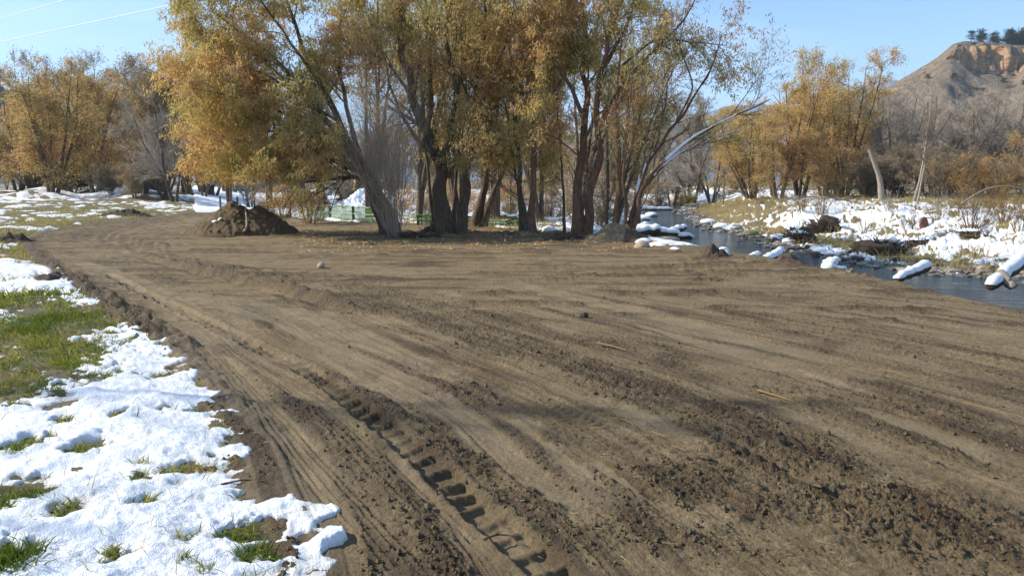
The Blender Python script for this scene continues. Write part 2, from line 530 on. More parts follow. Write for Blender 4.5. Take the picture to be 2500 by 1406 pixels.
# tracks: (points in the photograph on the level clearing, kind, width m, depth m, pitch m)
def T(*p): return p
TR = [
 (T((250,665),(330,702),(400,738),(480,775),(560,812),(640,852),(700,880),(760,912),(820,955),(880,1002),(940,1045),(1000,1090),(1060,1142),(1110,1192),(1160,1240),(1215,1290),(1275,1340),(1340,1400),(1480,1530)), 'lug', 0.19, 0.050, 0.20),
 (T((470,815),(560,915),(640,1000),(720,1090),(800,1180),(880,1270),(960,1365),(1060,1490)), 'rib', 0.20, 0.014, 0.05),
 (T((560,840),(680,920),(800,1020),(900,1110),(1010,1215),(1110,1310),(1230,1430)), 'rib', 0.20, 0.012, 0.05),
 (T((330,620),(480,655),(620,695),(760,745),(900,800),(1010,852),(1120,905),(1230,955),(1320,1000),(1420,1045),(1540,1110),(1650,1165)), 'fine', 0.34, 0.022, 0.085),
 (T((560,640),(700,680),(800,712),(900,755),(1000,800),(1090,840),(1180,885),(1270,930)), 'fine', 0.30, 0.026, 0.10),
 (T((1300,900),(1420,955),(1520,1000),(1600,1035),(1700,1085),(1800,1135),(1900,1190),(2000,1245),(2120,1310),(2260,1390),(2400,1480)), 'fine', 0.42, 0.032, 0.14),
 (T((1180,770),(1330,810),(1500,862),(1650,905),(1800,960),(2000,1035),(2200,1110),(2500,1240)), 'fine', 0.30, 0.018, 0.12),
 (T((330,610),(480,640),(650,672),(820,712),(960,752),(1100,800),(1250,848),(1400,895),(1540,945),(1700,1008),(1900,1090),(2100,1185),(2300,1290),(2550,1430)), 'churn', 0.50, 0.045, 0),
 (T((120,600),(230,640),(380,675),(520,725),(640,770),(760,820),(860,865),(1000,900),(1100,950),(1230,1010),(1330,1080),(1420,1160),(1560,1260),(1700,1390)), 'churn', 0.26, 0.028, 0),
 (T((760,890),(900,970),(1020,1040),(1130,1110),(1240,1180),(1350,1255),(1450,1340),(1540,1430)), 'churn', 0.30, 0.032, 0),
 (T((870,880),(960,895),(1040,930),(1110,970),(1180,1000)), 'churn', 0.40, 0.040, 0),
 (T((1430,1120),(1560,1150),(1680,1190),(1790,1250),(1880,1330),(1960,1420)), 'churn', 0.55, 0.050, 0),
 (T((820,690),(1000,722),(1180,765),(1330,805),(1500,845),(1700,900),(1900,962),(2100,1020),(2300,1100),(2560,1210)), 'churn', 0.34, 0.030, 0),
 (T((1600,700),(1800,770),(2000,830),(2200,890),(2400,950),(2600,1015)), 'churn', 0.22, 0.020, 0),
 (T((2050,900),(2200,975),(2350,1030),(2560,1100)), 'churn', 0.35, 0.030, 0),
 (T((1800,1060),(2000,1130),(2200,1210),(2350,1290),(2560,1400)), 'churn', 0.50, 0.045, 0),
 (T((75,598),(130,655),(210,712),(300,765),(390,830),(460,890),(520,955),(585,1020),(620,1080),(640,1140),(700,1210)), 'churn', 0.30, 0.035, 0),
 (T((70,600),(180,575),(310,548),(420,532),(520,522)), 'churn', 0.9, 0.08, 0),
 (T((1780,860),(1950,915),(2100,965),(2300,1025),(2560,1110)), 'smooth', 0.26, 0.012, 0),
 (T((1990,960),(2150,1010),(2300,1070),(2560,1180)), 'smooth', 0.28, 0.014, 0),
 (T((380,770),(480,880),(620,1010),(740,1150),(860,1300),(960,1430)), 'smooth', 0.55, 0.004, 0),
 (T((360,720),(520,735),(700,775),(860,840),(980,900),(1120,975)), 'smooth', 0.75, 0.004, 0),
 (T((850,880),(1000,960),(1150,1040),(1300,1120),(1450,1200),(1600,1330)), 'smooth', 0.55, 0.003, 0),
 (T((1390,950),(1500,990),(1640,1045),(1760,1100)), 'smooth', 0.20, 0.008, 0),
 (T((860,765),(960,790),(1020,805)), 'smooth', 0.35, 0.006, 0),
 (T((1200,690),(1500,760),(1800,840),(2050,900)), 'smooth', 0.8, 0.004, 0),
 (T((180,640),(330,690),(450,760),(620,860)), 'smooth', 0.4, 0.004, 0),
 (T((640,1120),(720,1220),(800,1330),(880,1440)), 'smooth', 0.45, 0.003, 0),
 (T((1560,1190),(1750,1290),(1900,1380)), 'smooth', 0.30, 0.003, 0),
]
rt = np.random.RandomState(21)
# long low blade and tyre marks running across the far half of the clearing
for i in range(46):
    d = 10.5 + 16 * (i / 46.0) ** 0.9 + rt.uniform(-.4, .4)
    x0 = rt.uniform(-0.38, 0.15) * d; x1 = x0 + rt.uniform(4, 16)
    sl = rt.uniform(-0.05, 0.14)
    cv = rt.uniform(-.012, .012)
    pts = [(x, d + sl * (x - x0) + cv * (x - x0) ** 2) for x in np.linspace(x0, min(x1, 0.62 * d), 8)]
    if pts[-1][0] - pts[0][0] < 2: continue
    TR.append((np.array(pts), rt.choice(['mark', 'mark', 'tread']), rt.uniform(.08, .20), rt.uniform(.03, .06), rt.uniform(.2, .3)))
# marks that swing round the far left end, running in with the main wheel tracks
for k in range(9):
    off = k * 17 + rt.uniform(-5, 5)
    TR.append((T((420 + off * 1.5, 532 + off * .12), (300 + off * 1.1, 552 + off * .16), (240 + off * 1.2, 580 + off * .25), (300 + off * 1.4, 612 + off * .35), (450 + off * 1.9, 650 + off * .45), (700 + off * 2.2, 706 + off * .6)),
               'mark' if k % 3 else 'churn', .16, .035 if k % 3 else .02, .25))

mask = (D_DIRT < 0.6) & (GY > 0) & (rg < 60) & (np.abs(ag) < 1.25)
mx, my = GX[mask], GY[mask]
h = np.zeros(mx.size); wet = np.zeros(mx.size); smo = np.zeros(mx.size); rough = np.full(mx.size, 0.42)
sizeok = sm(30, 12, np.hypot(mx, my))
MAIN = np.vstack([catmull(Gs(TR[7][0]), 3), [[3.0, 2.2], [5.5, -.5]]])
mu, ms, mL = curve_uv(mx, my, MAIN)
edge_n = fbm(mx / 0.35, my / 0.35, 3, 40)
big_n = fbm(mx / 1.3, my / 1.3, 3, 44)
LUGM = np.zeros(mx.size)
for pts, kind, w, d, pitch in TR:
    line = catmull(Gs(pts) if isinstance(pts, tuple) else pts, 4)
    lo = line.min(0) - 1.2; hi = line.max(0) + 1.2
    q = np.nonzero((mx > lo[0]) & (mx < hi[0]) & (my > lo[1]) & (my < hi[1]))[0]
    if len(q) == 0: continue
    u, s, L = curve_uv(mx[q], my[q], line)
    q0 = (s > 0.001) & (s < L - 0.001) & (np.abs(u) < 3 * w + 0.2)
    q = q[q0]; u = u[q0]; s = s[q0]
    endf = sm(0, 0.6, s) * sm(L, L - 0.6, s)
    en = edge_n[q]; au = np.abs(u) + 0.02 * en
    if kind == 'lug':
        inn = sm(w * .56, w * .46, au)
        brk = sm(-0.55, -0.1, big_n[q] + 0.35)
        ph = (s + 0.25 * u + 0.035 * en + .05 * big_n[q]) / pitch; fr = ph - np.floor(ph)
        prof = sm(0.0, 0.16, fr) * sm(1.0, 0.60, fr) * np.clip(.55 + .8 * np.sin(np.floor(ph) * 12.9898) ** 2 + .3 * big_n[q], .40, 1.25)           # steep far wall, sloping floor
        bar = 0.25 + 0.75 * prof
        h[q] += endf * (-d * inn * bar * (0.55 + .45 * brk))
        rim = np.exp(-((au - w * .66) / (w * .16)) ** 2)
        h[q] += endf * rim * d * 0.62 * (0.45 + 0.9 * np.clip(en + .3, 0, 1)) * (0.6 + .4 * np.cos(ph * 2 * math.pi))
        rough[q] = rough[q] * (1 - inn * .9) * (1 - rim * .3); LUGM[q] = np.maximum(LUGM[q], np.maximum(inn, rim))
        smo[q] = np.maximum(smo[q], inn * .8 * (prof > .3)); wet[q] = np.maximum(wet[q], inn * .35 + rim * .25)
    elif kind == 'fine':
        inn = sm(w * .55, w * .45, au)
        brk = sm(-0.35, 0.25, fbm(mx[q] / .8, my[q] / .8, 2, 47) + .1)
        ph = (s + 0.35 * np.abs(u - .3 * w) + 0.02 * en) / pitch; fr = ph - np.floor(ph)
        bar = sm(0, .16, fr) * sm(1, .45, fr)
        h[q] += endf * inn * (-d * .25 + d * (bar - .5) * brk)
        h[q] += endf * np.exp(-((au - w * .6) / (w * .10)) ** 2) * d * .6 * np.clip(en + .5, 0, 1)
        rough[q] *= 1 - .55 * inn; smo[q] = np.maximum(smo[q], inn * .45 * (1 - brk)); wet[q] = np.maximum(wet[q], .30 * inn * brk)
    elif kind == 'rib':
        inn = sm(w * .55, w * .48, au)
        ribs = sum(np.exp(-((u - k * w * .17) / .006) ** 2) for k in (-2, -.8, .8, 2))
        ph = s / pitch; fr = ph - np.floor(ph)
        h[q] += endf * inn * (-d * .7 + d * np.minimum(ribs, 1) * .8 + d * .25 * (fr < .3) * (np.abs(u) > w * .3))
        rough[q] *= 1 - .6 * inn; smo[q] = np.maximum(smo[q], inn * .45)
    elif kind == 'churn':
        g = np.exp(-np.abs(u / (w * .85)) ** 2.6) * endf
        g = g * sm(-.75, .25, big_n[q] + .45 * en)
        rough[q] += g * (d / .045) * 1.15 * 1.0
        wet[q] = np.maximum(wet[q], g * .74); smo[q] *= 1 - g
        h[q] += g * d * .25
    elif kind == 'smooth':
        inn = sm(w * .55, w * .45, au + .07 * big_n[q] + .04 * en) * endf * sm(-.9, -.3, en + .6 * big_n[q])
        rough[q] *= 1 - .6 * inn; smo[q] = np.maximum(smo[q], inn * .75); h[q] -= inn * d
        h[q] += endf * np.exp(-((au - w * .58) / (.05)) ** 2) * .014 * np.clip(en + .6, 0, 1)
        wet[q] *= 1 - .7 * inn
    elif kind in ('mark', 'tread'):
        br = sm(-.35, .35, fbm(s / 1.6, s * 0 + d * 77, 2, 51) + .2 * en)
        g = np.exp(-(au / (w * .5)) ** 2) * endf * br
        h[q] += g * d * .9 - d * .5 * np.exp(-((u + w) / (w * .7)) ** 2) * endf * br
        if kind == 'tread':
            ph = s / (pitch * .6); fr = ph - np.floor(ph)
            h[q] += g * d * .30 * sm(.5, .35, fr); wet[q] = np.maximum(wet[q], g * (fr > .5))
        rough[q] += g * .4; wet[q] = np.maximum(wet[q], g * .95)  # dark soil tone that also paints in the shadow of these low ridges
r_ = np.hypot(mx, my)
# streaks that follow the traffic
mu2 = mu + .10 * fbm(mx / 3.0, my / 3.0, 2, 58)
ln1 = sm(.22, .55, perlin(mu2 / .085, ms / 3.2, 240)) ; ln2 = sm(.25, .6, perlin(mu2 / .19 + 4, ms / 5.0, 241)); ln3 = sm(.10, .55, perlin(mu2 / .62, ms / 7.0, 242) + .15 * big_n)
nearx = 1 - sm(10.5, 14.0, my - 0.25 * mx)
lad = sm(.15, .4, perlin(mu2 / .33 + 9, ms / 6.0, 243)) * sm(-.2, .3, fbm(mx / .9, my / .9, 2, 244)) * nearx * (1 - LUGM)
phl = (ms + .3 * np.abs(mu2) + .015 * edge_n) / .085; frl = phl - np.floor(phl)
h += lad * .013 * (sm(0, .2, frl) * sm(1, .5, frl) - .4)
rough += nearx * (.40 * ln2 + .50 * ln3 + .2 * ln1) * (1 - LUGM)
h += nearx * (.012 * ln2 * (edge_n + .4) + .006 * ln1)
wet = np.clip(np.maximum(wet, nearx * np.maximum(.75 * ln2, np.maximum(.60 * ln3, .5 * ln1)) * (.75 + .4 * edge_n)) + .35 * lad * (frl < .35), 0, 1)
ln4 = sm(.28, .5, perlin(mu2 / .045, ms / 4.5, 251)) * sm(-.1, .3, perlin(mu2 / .5, ms / 4, 252)) * nearx * (1 - LUGM)
h -= .011 * ln4; h += .008 * np.roll(ln4, 1); wet = np.clip(wet + .45 * ln4, 0, 1)
smo *= 1 - .7 * np.maximum(ln2, ln3) * nearx
fl1 = sm(.20, .5, perlin(mx / 4.5, (my - .06 * mx) / .16, 246) + .2 * edge_n) * (1 - nearx); fl2 = sm(.15, .5, perlin(mx / 3.0 + 5, (my + .04 * mx) / .42, 247) + .2 * edge_n) * (1 - nearx)
h += .026 * fl1 * (.6 + .5 * edge_n) + .012 * fl2; wet = np.clip(wet - .30 * (1 - nearx), 0, 1)
wet = np.clip(np.maximum(wet, np.maximum(.8 * fl1, .45 * fl2)), 0, 1)
tr_ = (np.sin(mx / .12 * 2 * math.pi / 2) > .1); h += .012 * fl2 * tr_ * sm(.3, .8, perlin(mx / 5., my / .5, 248) + .4) * (1 - nearx)
lowf = fbm(mx / 2.6, my / 1.4, 3, 249)
wet = np.clip(wet + .28 * sm(.1, .6, lowf), 0, 1)
str1 = fbm(mu / 0.22, ms / 2.6, 3, 60); str2 = fbm(mu / 0.07, ms / 1.2, 2, 63)
farx = sm(9.5, 13.0, my - 0.25 * mx)
flatstr = fbm(mx / 3.4, my / 0.34 + .12 * mx, 3, 66)
streak = str1 * (1 - farx) + flatstr * farx
h += 0.012 * streak + 0.004 * str2 * (1 - farx) + 0.020 * farx * flatstr + 0.02 * fbm(mx / 2.2, my / 2.2, 2, 70)
wet = np.clip(wet + .60 * sm(.08, .5, streak + .35 * big_n) + .35 * farx * sm(.1, .5, fbm(mx / 1.9, my / .16 + .2 * mx, 3, 68)) - .10 * farx, 0, 1)  # far streaks darkened likewise, for shadow too fine for the relief
smo = np.clip(np.maximum(smo, .7 * sm(.25, .6, -streak + .2 * fbm(mx / .9, my / .9, 2, 73))), 0, 1)
smo *= (1 - sm(.3, 1.0, rough - .3))
rough *= (1 - .45 * sm(.15, .5, -streak))
# clods and crumbs
c1, k1 = cells(mx / .058 + .5 * edge_n, my / .058 + .4 * big_n, 1)
c2, k2 = cells(mx / .028 + .2 * big_n, my / .028 + .3 * edge_n, 2)
fine = fbm(mx / .06, my / .06, 3, 80)
fine2 = fbm(mx / .022, my / .022, 2, 83)
cl = np.clip(1 - c1 * 1.6, 0, 1) ** .7 * (k1 > .45); cl2 = np.clip(1 - c2 * 1.5, 0, 1) ** .7 * (k2 > .4)
rr_ = np.clip(rough, 0, 2.2)
rr_ = rr_ * (1 - .75 * LUGM)
h += rr_ * (.0075 * cl * sm(.4, 1.1, rr_) + .0085 * cl2 * sm(.2, .6, rr_) + .0080 * fine + .0050 * fine2)
med = fbm(mx / .22, my / .22, 3, 86)
h += rr_ * .009 * med * (1 + .3 * farx)
# plowed-up soil at the edges
dd = D_DIRT[mask]
left_edge = np.exp(-((dd + .08) / .22) ** 2) * sm(.7, .3, mx / my + .25 + 0 * mx) * (mx < 0)
h += left_edge * (.035 + .05 * np.clip(med, -.3, 1)) * sm(3.5, 7, r_)
wet = np.maximum(wet, left_edge * .9)
bank_edge = np.exp(-((dd + .1) / .35) ** 2) * (mx > -9) * (my > 8)
h += bank_edge * (.02 + .07 * np.clip(med, 0, 1))
wet = np.maximum(wet, sm(.25, 1.2, rough) * .45)
# relief fades outward past the soil edge
h *= sm(.6, 0.0, dd) * .0 + np.clip(1 - np.maximum(dd, 0) / .6, 0, 1)

MICRO = np.zeros_like(GX); WET = np.zeros_like(GX); SMO = np.zeros_like(GX)
MICRO[mask] = h; WET[mask] = wet; SMO[mask] = smo
ROUGH = np.full_like(GX, .3); ROUGH[mask] = rough

# outside the clearing: rough turf and debris
o_ = (D_DIRT >= 0) & (rg < 200)
ox, oy, od = GX[o_], GY[o_], rg[o_]
t1 = fbm(ox / .16, oy / .16, 3, 90); t2 = fbm(ox / 1.5, oy / 1.5, 3, 93); t3, _k = cells(ox / .5, oy / .5, 5)
inn = sm(0, .4, D_DIRT[o_])
acr = (S_RL[o_] < 0)
MICRO[o_] += inn * (.022 * t1 + .03 * t2 + sm(15, 40, od) * .10 * t2) + acr * (.16 * (0.5 - t3) + .10 * t1) * sm(0.2, 2, -S_RL[o_])
GZ2 = GZ + MICRO

# snow cover: c > 0 where snow lies
def cover(x, y, dd, sr, rl):
    r = np.hypot(x, y)
    n1 = fbm(x / .42, y / .42, 4, 120); n2 = fbm(x / 1.7, y / 1.7, 3, 124); n3 = fbm(x / .16, y / .16, 3, 128)
    n4 = fbm(x / 7.0, y / 5.0, 3, 131)
    # near verge
    wx_ = 1.1 * fbm(x / .12, y / .12, 3, 134); wy_ = 1.1 * fbm(x / .12, y / .12, 3, 137)
    c = .46 + .46 * n1 + .34 * n2 + .26 * n3
    far = sm(7.5, 9.5, r)
    c = c - (.42 - .30 * sm(11, 14, r)) * far - .15 * sm(14, 22, r) * sm(60, 45, r) + .5 * far * n4 * 1.2
    # lumps of snow lying over the edge of the bare soil
    c = np.minimum(c, np.where(r < 30, (dd + LOBE(x, y)) * 5.0 + .55 * n1 + .8 * n3, 9))
    for px, py, rad_, amp in MELT:
        q = G(px, py)
        dist = np.sqrt((x - q[0] + wx_ * rad_) ** 2 + ((y - q[1] + wy_ * rad_) * .8) ** 2)
        c = c - amp * np.exp(-(dist / (rad_ * .85)) ** 2) * (1 + .8 * n1)
    return c, n1, n2, n3
MELT = [(450, 1158, .07, 1.6), (350, 1190, .05, 1.5), (350, 1250, .05, 1.4), (278, 1378, .07, 1.5), (640, 1290, .075, 2.0), (665, 1345, .075, 2.0), (575, 1315, .06, 1.6), (610, 1350, .05, 1.4), (180, 1265, .09, .9),
        (400, 1010, .07, 1.3), (500, 1005, .12, 1.2), (285, 1032, .06, 1.6), (160, 1000, .10, 1.6), (150, 1045, .07, 1.4), (70, 1100, .11, 1.6), (220, 1110, .10, 1.6), (30, 1225, .14, 1.8), (25, 1385, .12, 1.6),
        (60, 930, .50, 1.9), (150, 870, .45, 1.9), (60, 820, .6, 2.0), (180, 800, .35, 1.3), (50, 740, .7, 1.9), (150, 775, .35, 1.3), (0, 980, .3, 1.5), (230, 935, .12, 1.3), (310, 1020, .05, .8),
        (400, 925, .10, .9), (250, 690, .3, .9), (40, 690, .7, .8), (590, 1215, .05, .7), (520, 1120, .04, .9)]
def LOBE(x, y):
    out = np.zeros_like(x)
    for px, py, rad_, amp in [(750, 1255, .15, .36), (820, 1305, .075, .40), (800, 1240, .07, .36), (740, 1390, .13, .20), (600, 1115, .10, .14), (575, 1175, .10, .10), (690, 1250, .15, .22), (650, 1380, .2, .22), (740, 1405, .2, .1), (480, 900, .10, .05)]:
        q = G(px, py)
        out = out + amp * np.exp(-(((x - q[0]) ** 2 + ((y - q[1]) * .8) ** 2) / rad_ ** 2))
    return out
near = (rg < 260) & (S_RIV > -.2) & (np.abs(ag) < 1.6)
near |= (rg < 60) & (S_RIV > -.2) & (D_DIRT > -.5)
cx, cy = GX[near], GY[near]; cdd, csr, crl, crr = D_DIRT[near], S_RIV[near], S_RL[near], rg[near]
cv, n1, n2, n3 = cover(cx, cy, cdd, csr, crl)
n4 = fbm(cx / 6, cy / 3.5, 3, 150); n5 = fbm(cx / 1.1, cy / .8, 4, 154)
aa_ = cx / np.maximum(cy, .5)
flat = (crl >= 0) & (cy > 14) & (aa_ > -.40)
flat_c = .34 - .28 * sm(-.20, -.12, aa_) * sm(95, 60, crr) + .45 * n4 + .6 * n5 - .9 * sm(0.9, 0.0, cdd) + .30 * sm(35, 90, crr)
cv = np.where(flat, np.where(cdd > .2, flat_c, -1), cv)
left_far = (crl >= 0) & (crr > 18) & (aa_ <= -.40)
cv = np.where(left_far, np.where(cdd > .15, -.16 + .5 * n4 + .6 * n5 + .35 * np.exp(-((crr - 83) / 9) ** 2), -1), cv)
slope_brown = sm(30, 22, cx) * sm(56, 84, cy)          # sunny dry slope beside the upper river
across = .22 - .38 * sm(9, 22, -crl) + .40 * n4 + .95 * n5 + .80 * n3 - 1.6 * sm(1.0, 0.0, -crl) - 1.1 * slope_brown - 1.3 * sm(4.6, 3.6, -crl) * sm(15.5, 18.5, cx) * sm(70, 45, cy) - .5 * sm(14, 30, -crl) * sm(-.6, .5, n4)
cv = np.where(crl < 0, across, cv)
bankside = (crl >= 0) & (cx > 0) & (csr < 3.2)
cv = np.where(bankside, .25 + .7 * n5 + .3 * n1 - 1.2 * sm(.5, .1, csr) - 1.5 * (cy < 20), cv)
thick = np.where(crr < 12, .036, np.where(crr < 30, .07, .12))
k_ = np.where(crr < 14, 2.6, 3.0)
th = thick * np.tanh(np.clip(cv * k_, -3, 3))
nearf = sm(11, 6, crr)
soft = fbm(cx / .42, cy / .34, 3, 160); soft2 = fbm(cx / .09, cy / .11, 3, 163); soft3 = fbm(cx / .035, cy / .035, 2, 167)
pit_d, pit_k = cells(cx / .45, cy / .45, 9)
pits = -np.exp(-(pit_d / .30) ** 2) * (pit_k > .5)
lum = np.clip(cv * 2.2, 0, 1)
th = th + lum * nearf * (.026 * soft + .008 * soft2 + .0045 * soft3 + .016 * pits) + lum * (1 - nearf) * .04 * soft
SN = np.full(GX.shape, -9.0); SN[near] = np.where(th > -.001, np.maximum(th, .004 * (crr < 20)), th)
DIRTY = np.zeros(GX.shape); DIRTY[near] = np.clip(sm(.28, .02, cv) * .55 + .25 * sm(.3, .8, n3) * sm(20, 60, crr), 0, 1)
q = G(180, 1262); DIRTY += .8 * np.exp(-(((GX - q[0]) ** 2 + (GY - q[1]) ** 2) / .10 ** 2))
SNOWZ = GZ + MICRO * np.where(D_DIRT > .6, .45, .55) + np.clip(SN, -.12, 1)

def grid_mesh(name, zz, facemask, mat, atts, **props):
    """faces of the polar sheet where facemask holds"""
    a = (np.arange(NR - 1)[:, None] * NA + np.arange(NA - 1)[None, :])
    f = np.stack([a, a + 1, a + NA + 1, a + NA], -1)[facemask]
    f = f[:, ::-1]
    used = np.zeros(NR * NA, bool); used[f.ravel()] = True
    remap = np.cumsum(used) - 1
    v = np.stack([GX.ravel(), GY.ravel(), zz.ravel()], 1)[used]
    g = Geo(); g.add(v, remap[f])
    me = g.mesh(name)
    for k, arr in atts.items():
        at = me.attributes.new(k, 'FLOAT', 'POINT'); at.data.foreach_set("value", arr.ravel()[used].astype(np.float32))
    return link(name, me, mat, **props)
def fm(arr, op):
    return op(np.stack([arr[:-1, :-1], arr[1:, :-1], arr[:-1, 1:], arr[1:, 1:]]), axis=0)
dirt_face = fm(D_DIRT, np.min) < .25
GREEN = np.zeros(GX.shape); STRAW = np.zeros(GX.shape)
lf = (S_RL >= 0) & (GX / np.maximum(GY, .5) < -.36) | ((S_RL >= 0) & (rg < 20))
GREEN[...] = np.where(lf, .42 + .25 * fbm(GX / 2.5, GY / 2.5, 2, 170), .12)
STRAW[...] = np.where(lf, .35 * sm(14, 40, rg), .35)
STRAW = np.where(S_RL < 0, .95 - .45 * sm(3, 0, -S_RL), STRAW)
GREEN = np.where(S_RL < 0, .05, GREEN)
grid_mesh("dirt_clearing", GZ2, dirt_face, M_DIRT, {"wet": WET, "smoothed": SMO, "rough": np.clip(ROUGH / 1.6, 0, 1)}, kind="structure")
grid_mesh("ground", GZ2 - .0, ~dirt_face, M_MEADOW, {"green": GREEN, "straw": STRAW}, kind="structure")
snow_face = (fm(SN, np.max) > -.004) & (fm(rg, np.max) < 250)
grid_mesh("snow_cover", SNOWZ, snow_face, M_SNOW, {"dirty": np.clip(DIRTY, 0, 1)}, kind="stuff")
# small hub under the camera that closes the middle of the sheet, and the wedge behind
g = Geo(); n = NA
cz = 0.0
g.add(np.vstack([[0, 0, cz], np.stack([GX[0], GY[0], GZ2[0]], 1)]), [[0, i + 2, i + 1] for i in range(n - 1)] + [[0, 1, n]])
hubme = g.mesh("dirt_hub")
for k in ("wet", "smoothed", "rough"): hubme.attributes.new(k, 'FLOAT', 'POINT')
link("dirt_underfoot", hubme, M_DIRT, kind="structure")
# wedge straight behind
g = Geo()
L_ = np.stack([GX[:, 0], GY[:, 0], GZ2[:, 0]], 1); R_ = np.stack([GX[:, -1], GY[:, -1], GZ2[:, -1]], 1)
i = np.arange(NR - 1)
g.add(np.vstack([L_, R_]), np.stack([i, i + 1, i + 1 + NR, i + NR], 1))
wme = g.mesh("ground_behind")
link("ground_behind", wme, M_DIRT, kind="structure")

# river water
g = Geo()
wr = RR[(RR > 6) & (RR < 400)][::4]; wa = AA[(AA > -.5)][::4]
W1, W2 = np.meshgrid(wr, wa, indexing='ij')
wx, wy = W1 * np.sin(W2), W1 * np.cos(W2)
wz = ZW + .012 * fbm(wx / .9, wy / .5, 3, 200)
wsd = sdpoly(wx, wy, RIVER)
a = (np.arange(len(wr) - 1)[:, None] * len(wa) + np.arange(len(wa) - 1)[None, :])
f = np.stack([a, a + len(wa), a + len(wa) + 1, a + 1], -1)
fmn = np.min(np.stack([wsd[:-1, :-1], wsd[1:, :-1], wsd[:-1, 1:], wsd[1:, 1:]]), axis=0) < .8
g.add(np.stack([wx, wy, wz], -1).reshape(-1, 3), f[fmn])
link("river", g.mesh("river"), M_WATER, kind="structure")
# ------------------------------------------------------------------ bark, leaves, needles
def make_bark(name, dark, light, snowy=0.0):
    m, nt, b, out = mat_new(name)
    v = coords(nt, (9.0, 9.0, 1.6)); n = noise(nt, v, 2.2, 6, 0.65); n2 = noise(nt, coords(nt), 1.7, 3)
    c = ramp(nt, n, [(0.32, dark), (0.68, light)])
    c = mixc(nt, mth(nt, 'MULTIPLY', n2, 0.5), c, tuple(q * .55 for q in light))
    nt.links.new(c, b.inputs["Base Color"]); b.inputs["Roughness"].default_value = 0.92
    b.inputs["Specular IOR Level"].default_value = 0.2
    bump(nt, b, n, 1.0, 0.03)
    return m
M_BARK = make_bark("grey_brown_bark", (0.045, 0.032, 0.022), (0.19, 0.145, 0.10))
M_BARKR = make_bark("reddish_bark", (0.07, 0.035, 0.020), (0.26, 0.15, 0.09))
M_BARKL = make_bark("pale_bark", (0.20, 0.155, 0.11), (0.46, 0.38, 0.29))
M_TWIG = make_bark("brown_twig", (0.13, 0.09, 0.055), (0.30, 0.215, 0.135))
M_TWIGG = make_bark("grey_twig", (0.24, 0.20, 0.16), (0.50, 0.43, 0.35))
M_TWIGB = make_bark("pale_bush_twig", (0.30, 0.24, 0.17), (0.56, 0.46, 0.34))
M_TWIGO = make_bark("ochre_twig", (0.16, 0.09, 0.04), (0.34, 0.20, 0.09))

def make_leaf(name, stops, transl=0.52):
    m, nt, b, out = mat_new(name)
    c = ramp(nt, attr(nt, "tint"), stops)
    nt.links.new(c, b.inputs["Base Color"]); b.inputs["Roughness"].default_value = 0.7
    b.inputs["Specular IOR Level"].default_value = 0.25
    t = N_(nt, "ShaderNodeBsdfTranslucent")
    t2 = N_(nt, "ShaderNodeMixRGB", blend_type='MULTIPLY'); t2.inputs[0].default_value = 1
    nt.links.new(c, t2.inputs[1]); t2.inputs[2].default_value = (1.25, 1.05, 0.7, 1)
    nt.links.new(t2.outputs[0], t.inputs[0])
    mx_ = N_(nt, "ShaderNodeMixShader"); mx_.inputs[0].default_value = transl
    nt.links.new(b.outputs[0], mx_.inputs[1]); nt.links.new(t.outputs[0], mx_.inputs[2]); nt.links.new(mx_.outputs[0], out.inputs[0])
    return m
WILLOW = [(0.0, (0.24, 0.25, 0.090)), (0.28, (0.43, 0.39, 0.155)), (0.52, (0.57, 0.465, 0.215)), (0.74, (0.58, 0.41, 0.20)), (0.90, (0.52, 0.29, 0.13)), (1.0, (0.28, 0.14, 0.08))]
M_LEAF = make_leaf("willow_leaf", WILLOW)
M_LEAFO = make_leaf("orange_leaf", [(0.0, (0.38, 0.34, 0.14)), (0.3, (0.53, 0.43, 0.19)), (0.6, (0.62, 0.47, 0.22)), (0.85, (0.57, 0.38, 0.20)), (1.0, (0.38, 0.22, 0.13))])
M_LEAFT = make_leaf("tan_leaf", [(0.0, (0.16, 0.15, 0.085)), (0.4, (0.235, 0.20, 0.12)), (0.8, (0.30, 0.235, 0.15)), (1.0, (0.24, 0.15, 0.10))])
M_NEEDLE = make_leaf("dark_needle", [(0.0, (0.018, 0.032, 0.016)), (0.6, (0.040, 0.062, 0.028)), (1.0, (0.075, 0.09, 0.04))], 0.1)
M_GRASS = make_leaf("grass_blade", [(0.0, (0.045, 0.10, 0.014)), (0.4, (0.15, 0.21, 0.035)), (0.7, (0.31, 0.30, 0.075)), (1.0, (0.42, 0.33, 0.15))], 0.45)
M_STRAW = make_leaf("dry_straw", [(0.0, (0.30, 0.20, 0.085)), (0.5, (0.42, 0.30, 0.15)), (1.0, (0.52, 0.40, 0.24))], 0.25)

M_LEAFG = make_leaf("muted_gold_leaf", [(0.0, (0.28, 0.26, 0.12)), (0.35, (0.42, 0.35, 0.17)), (0.65, (0.50, 0.37, 0.19)), (1.0, (0.38, 0.22, 0.13))])
def resample(path, n):
    path = np.asarray(path, float)
    c = catmull(path, 8)
    d = np.concatenate([[0], np.cumsum(np.linalg.norm(np.diff(c, axis=0), axis=1))])
    t = np.linspace(0, d[-1], n)
    return np.stack([np.interp(t, d, c[:, k]) for k in range(3)], 1)

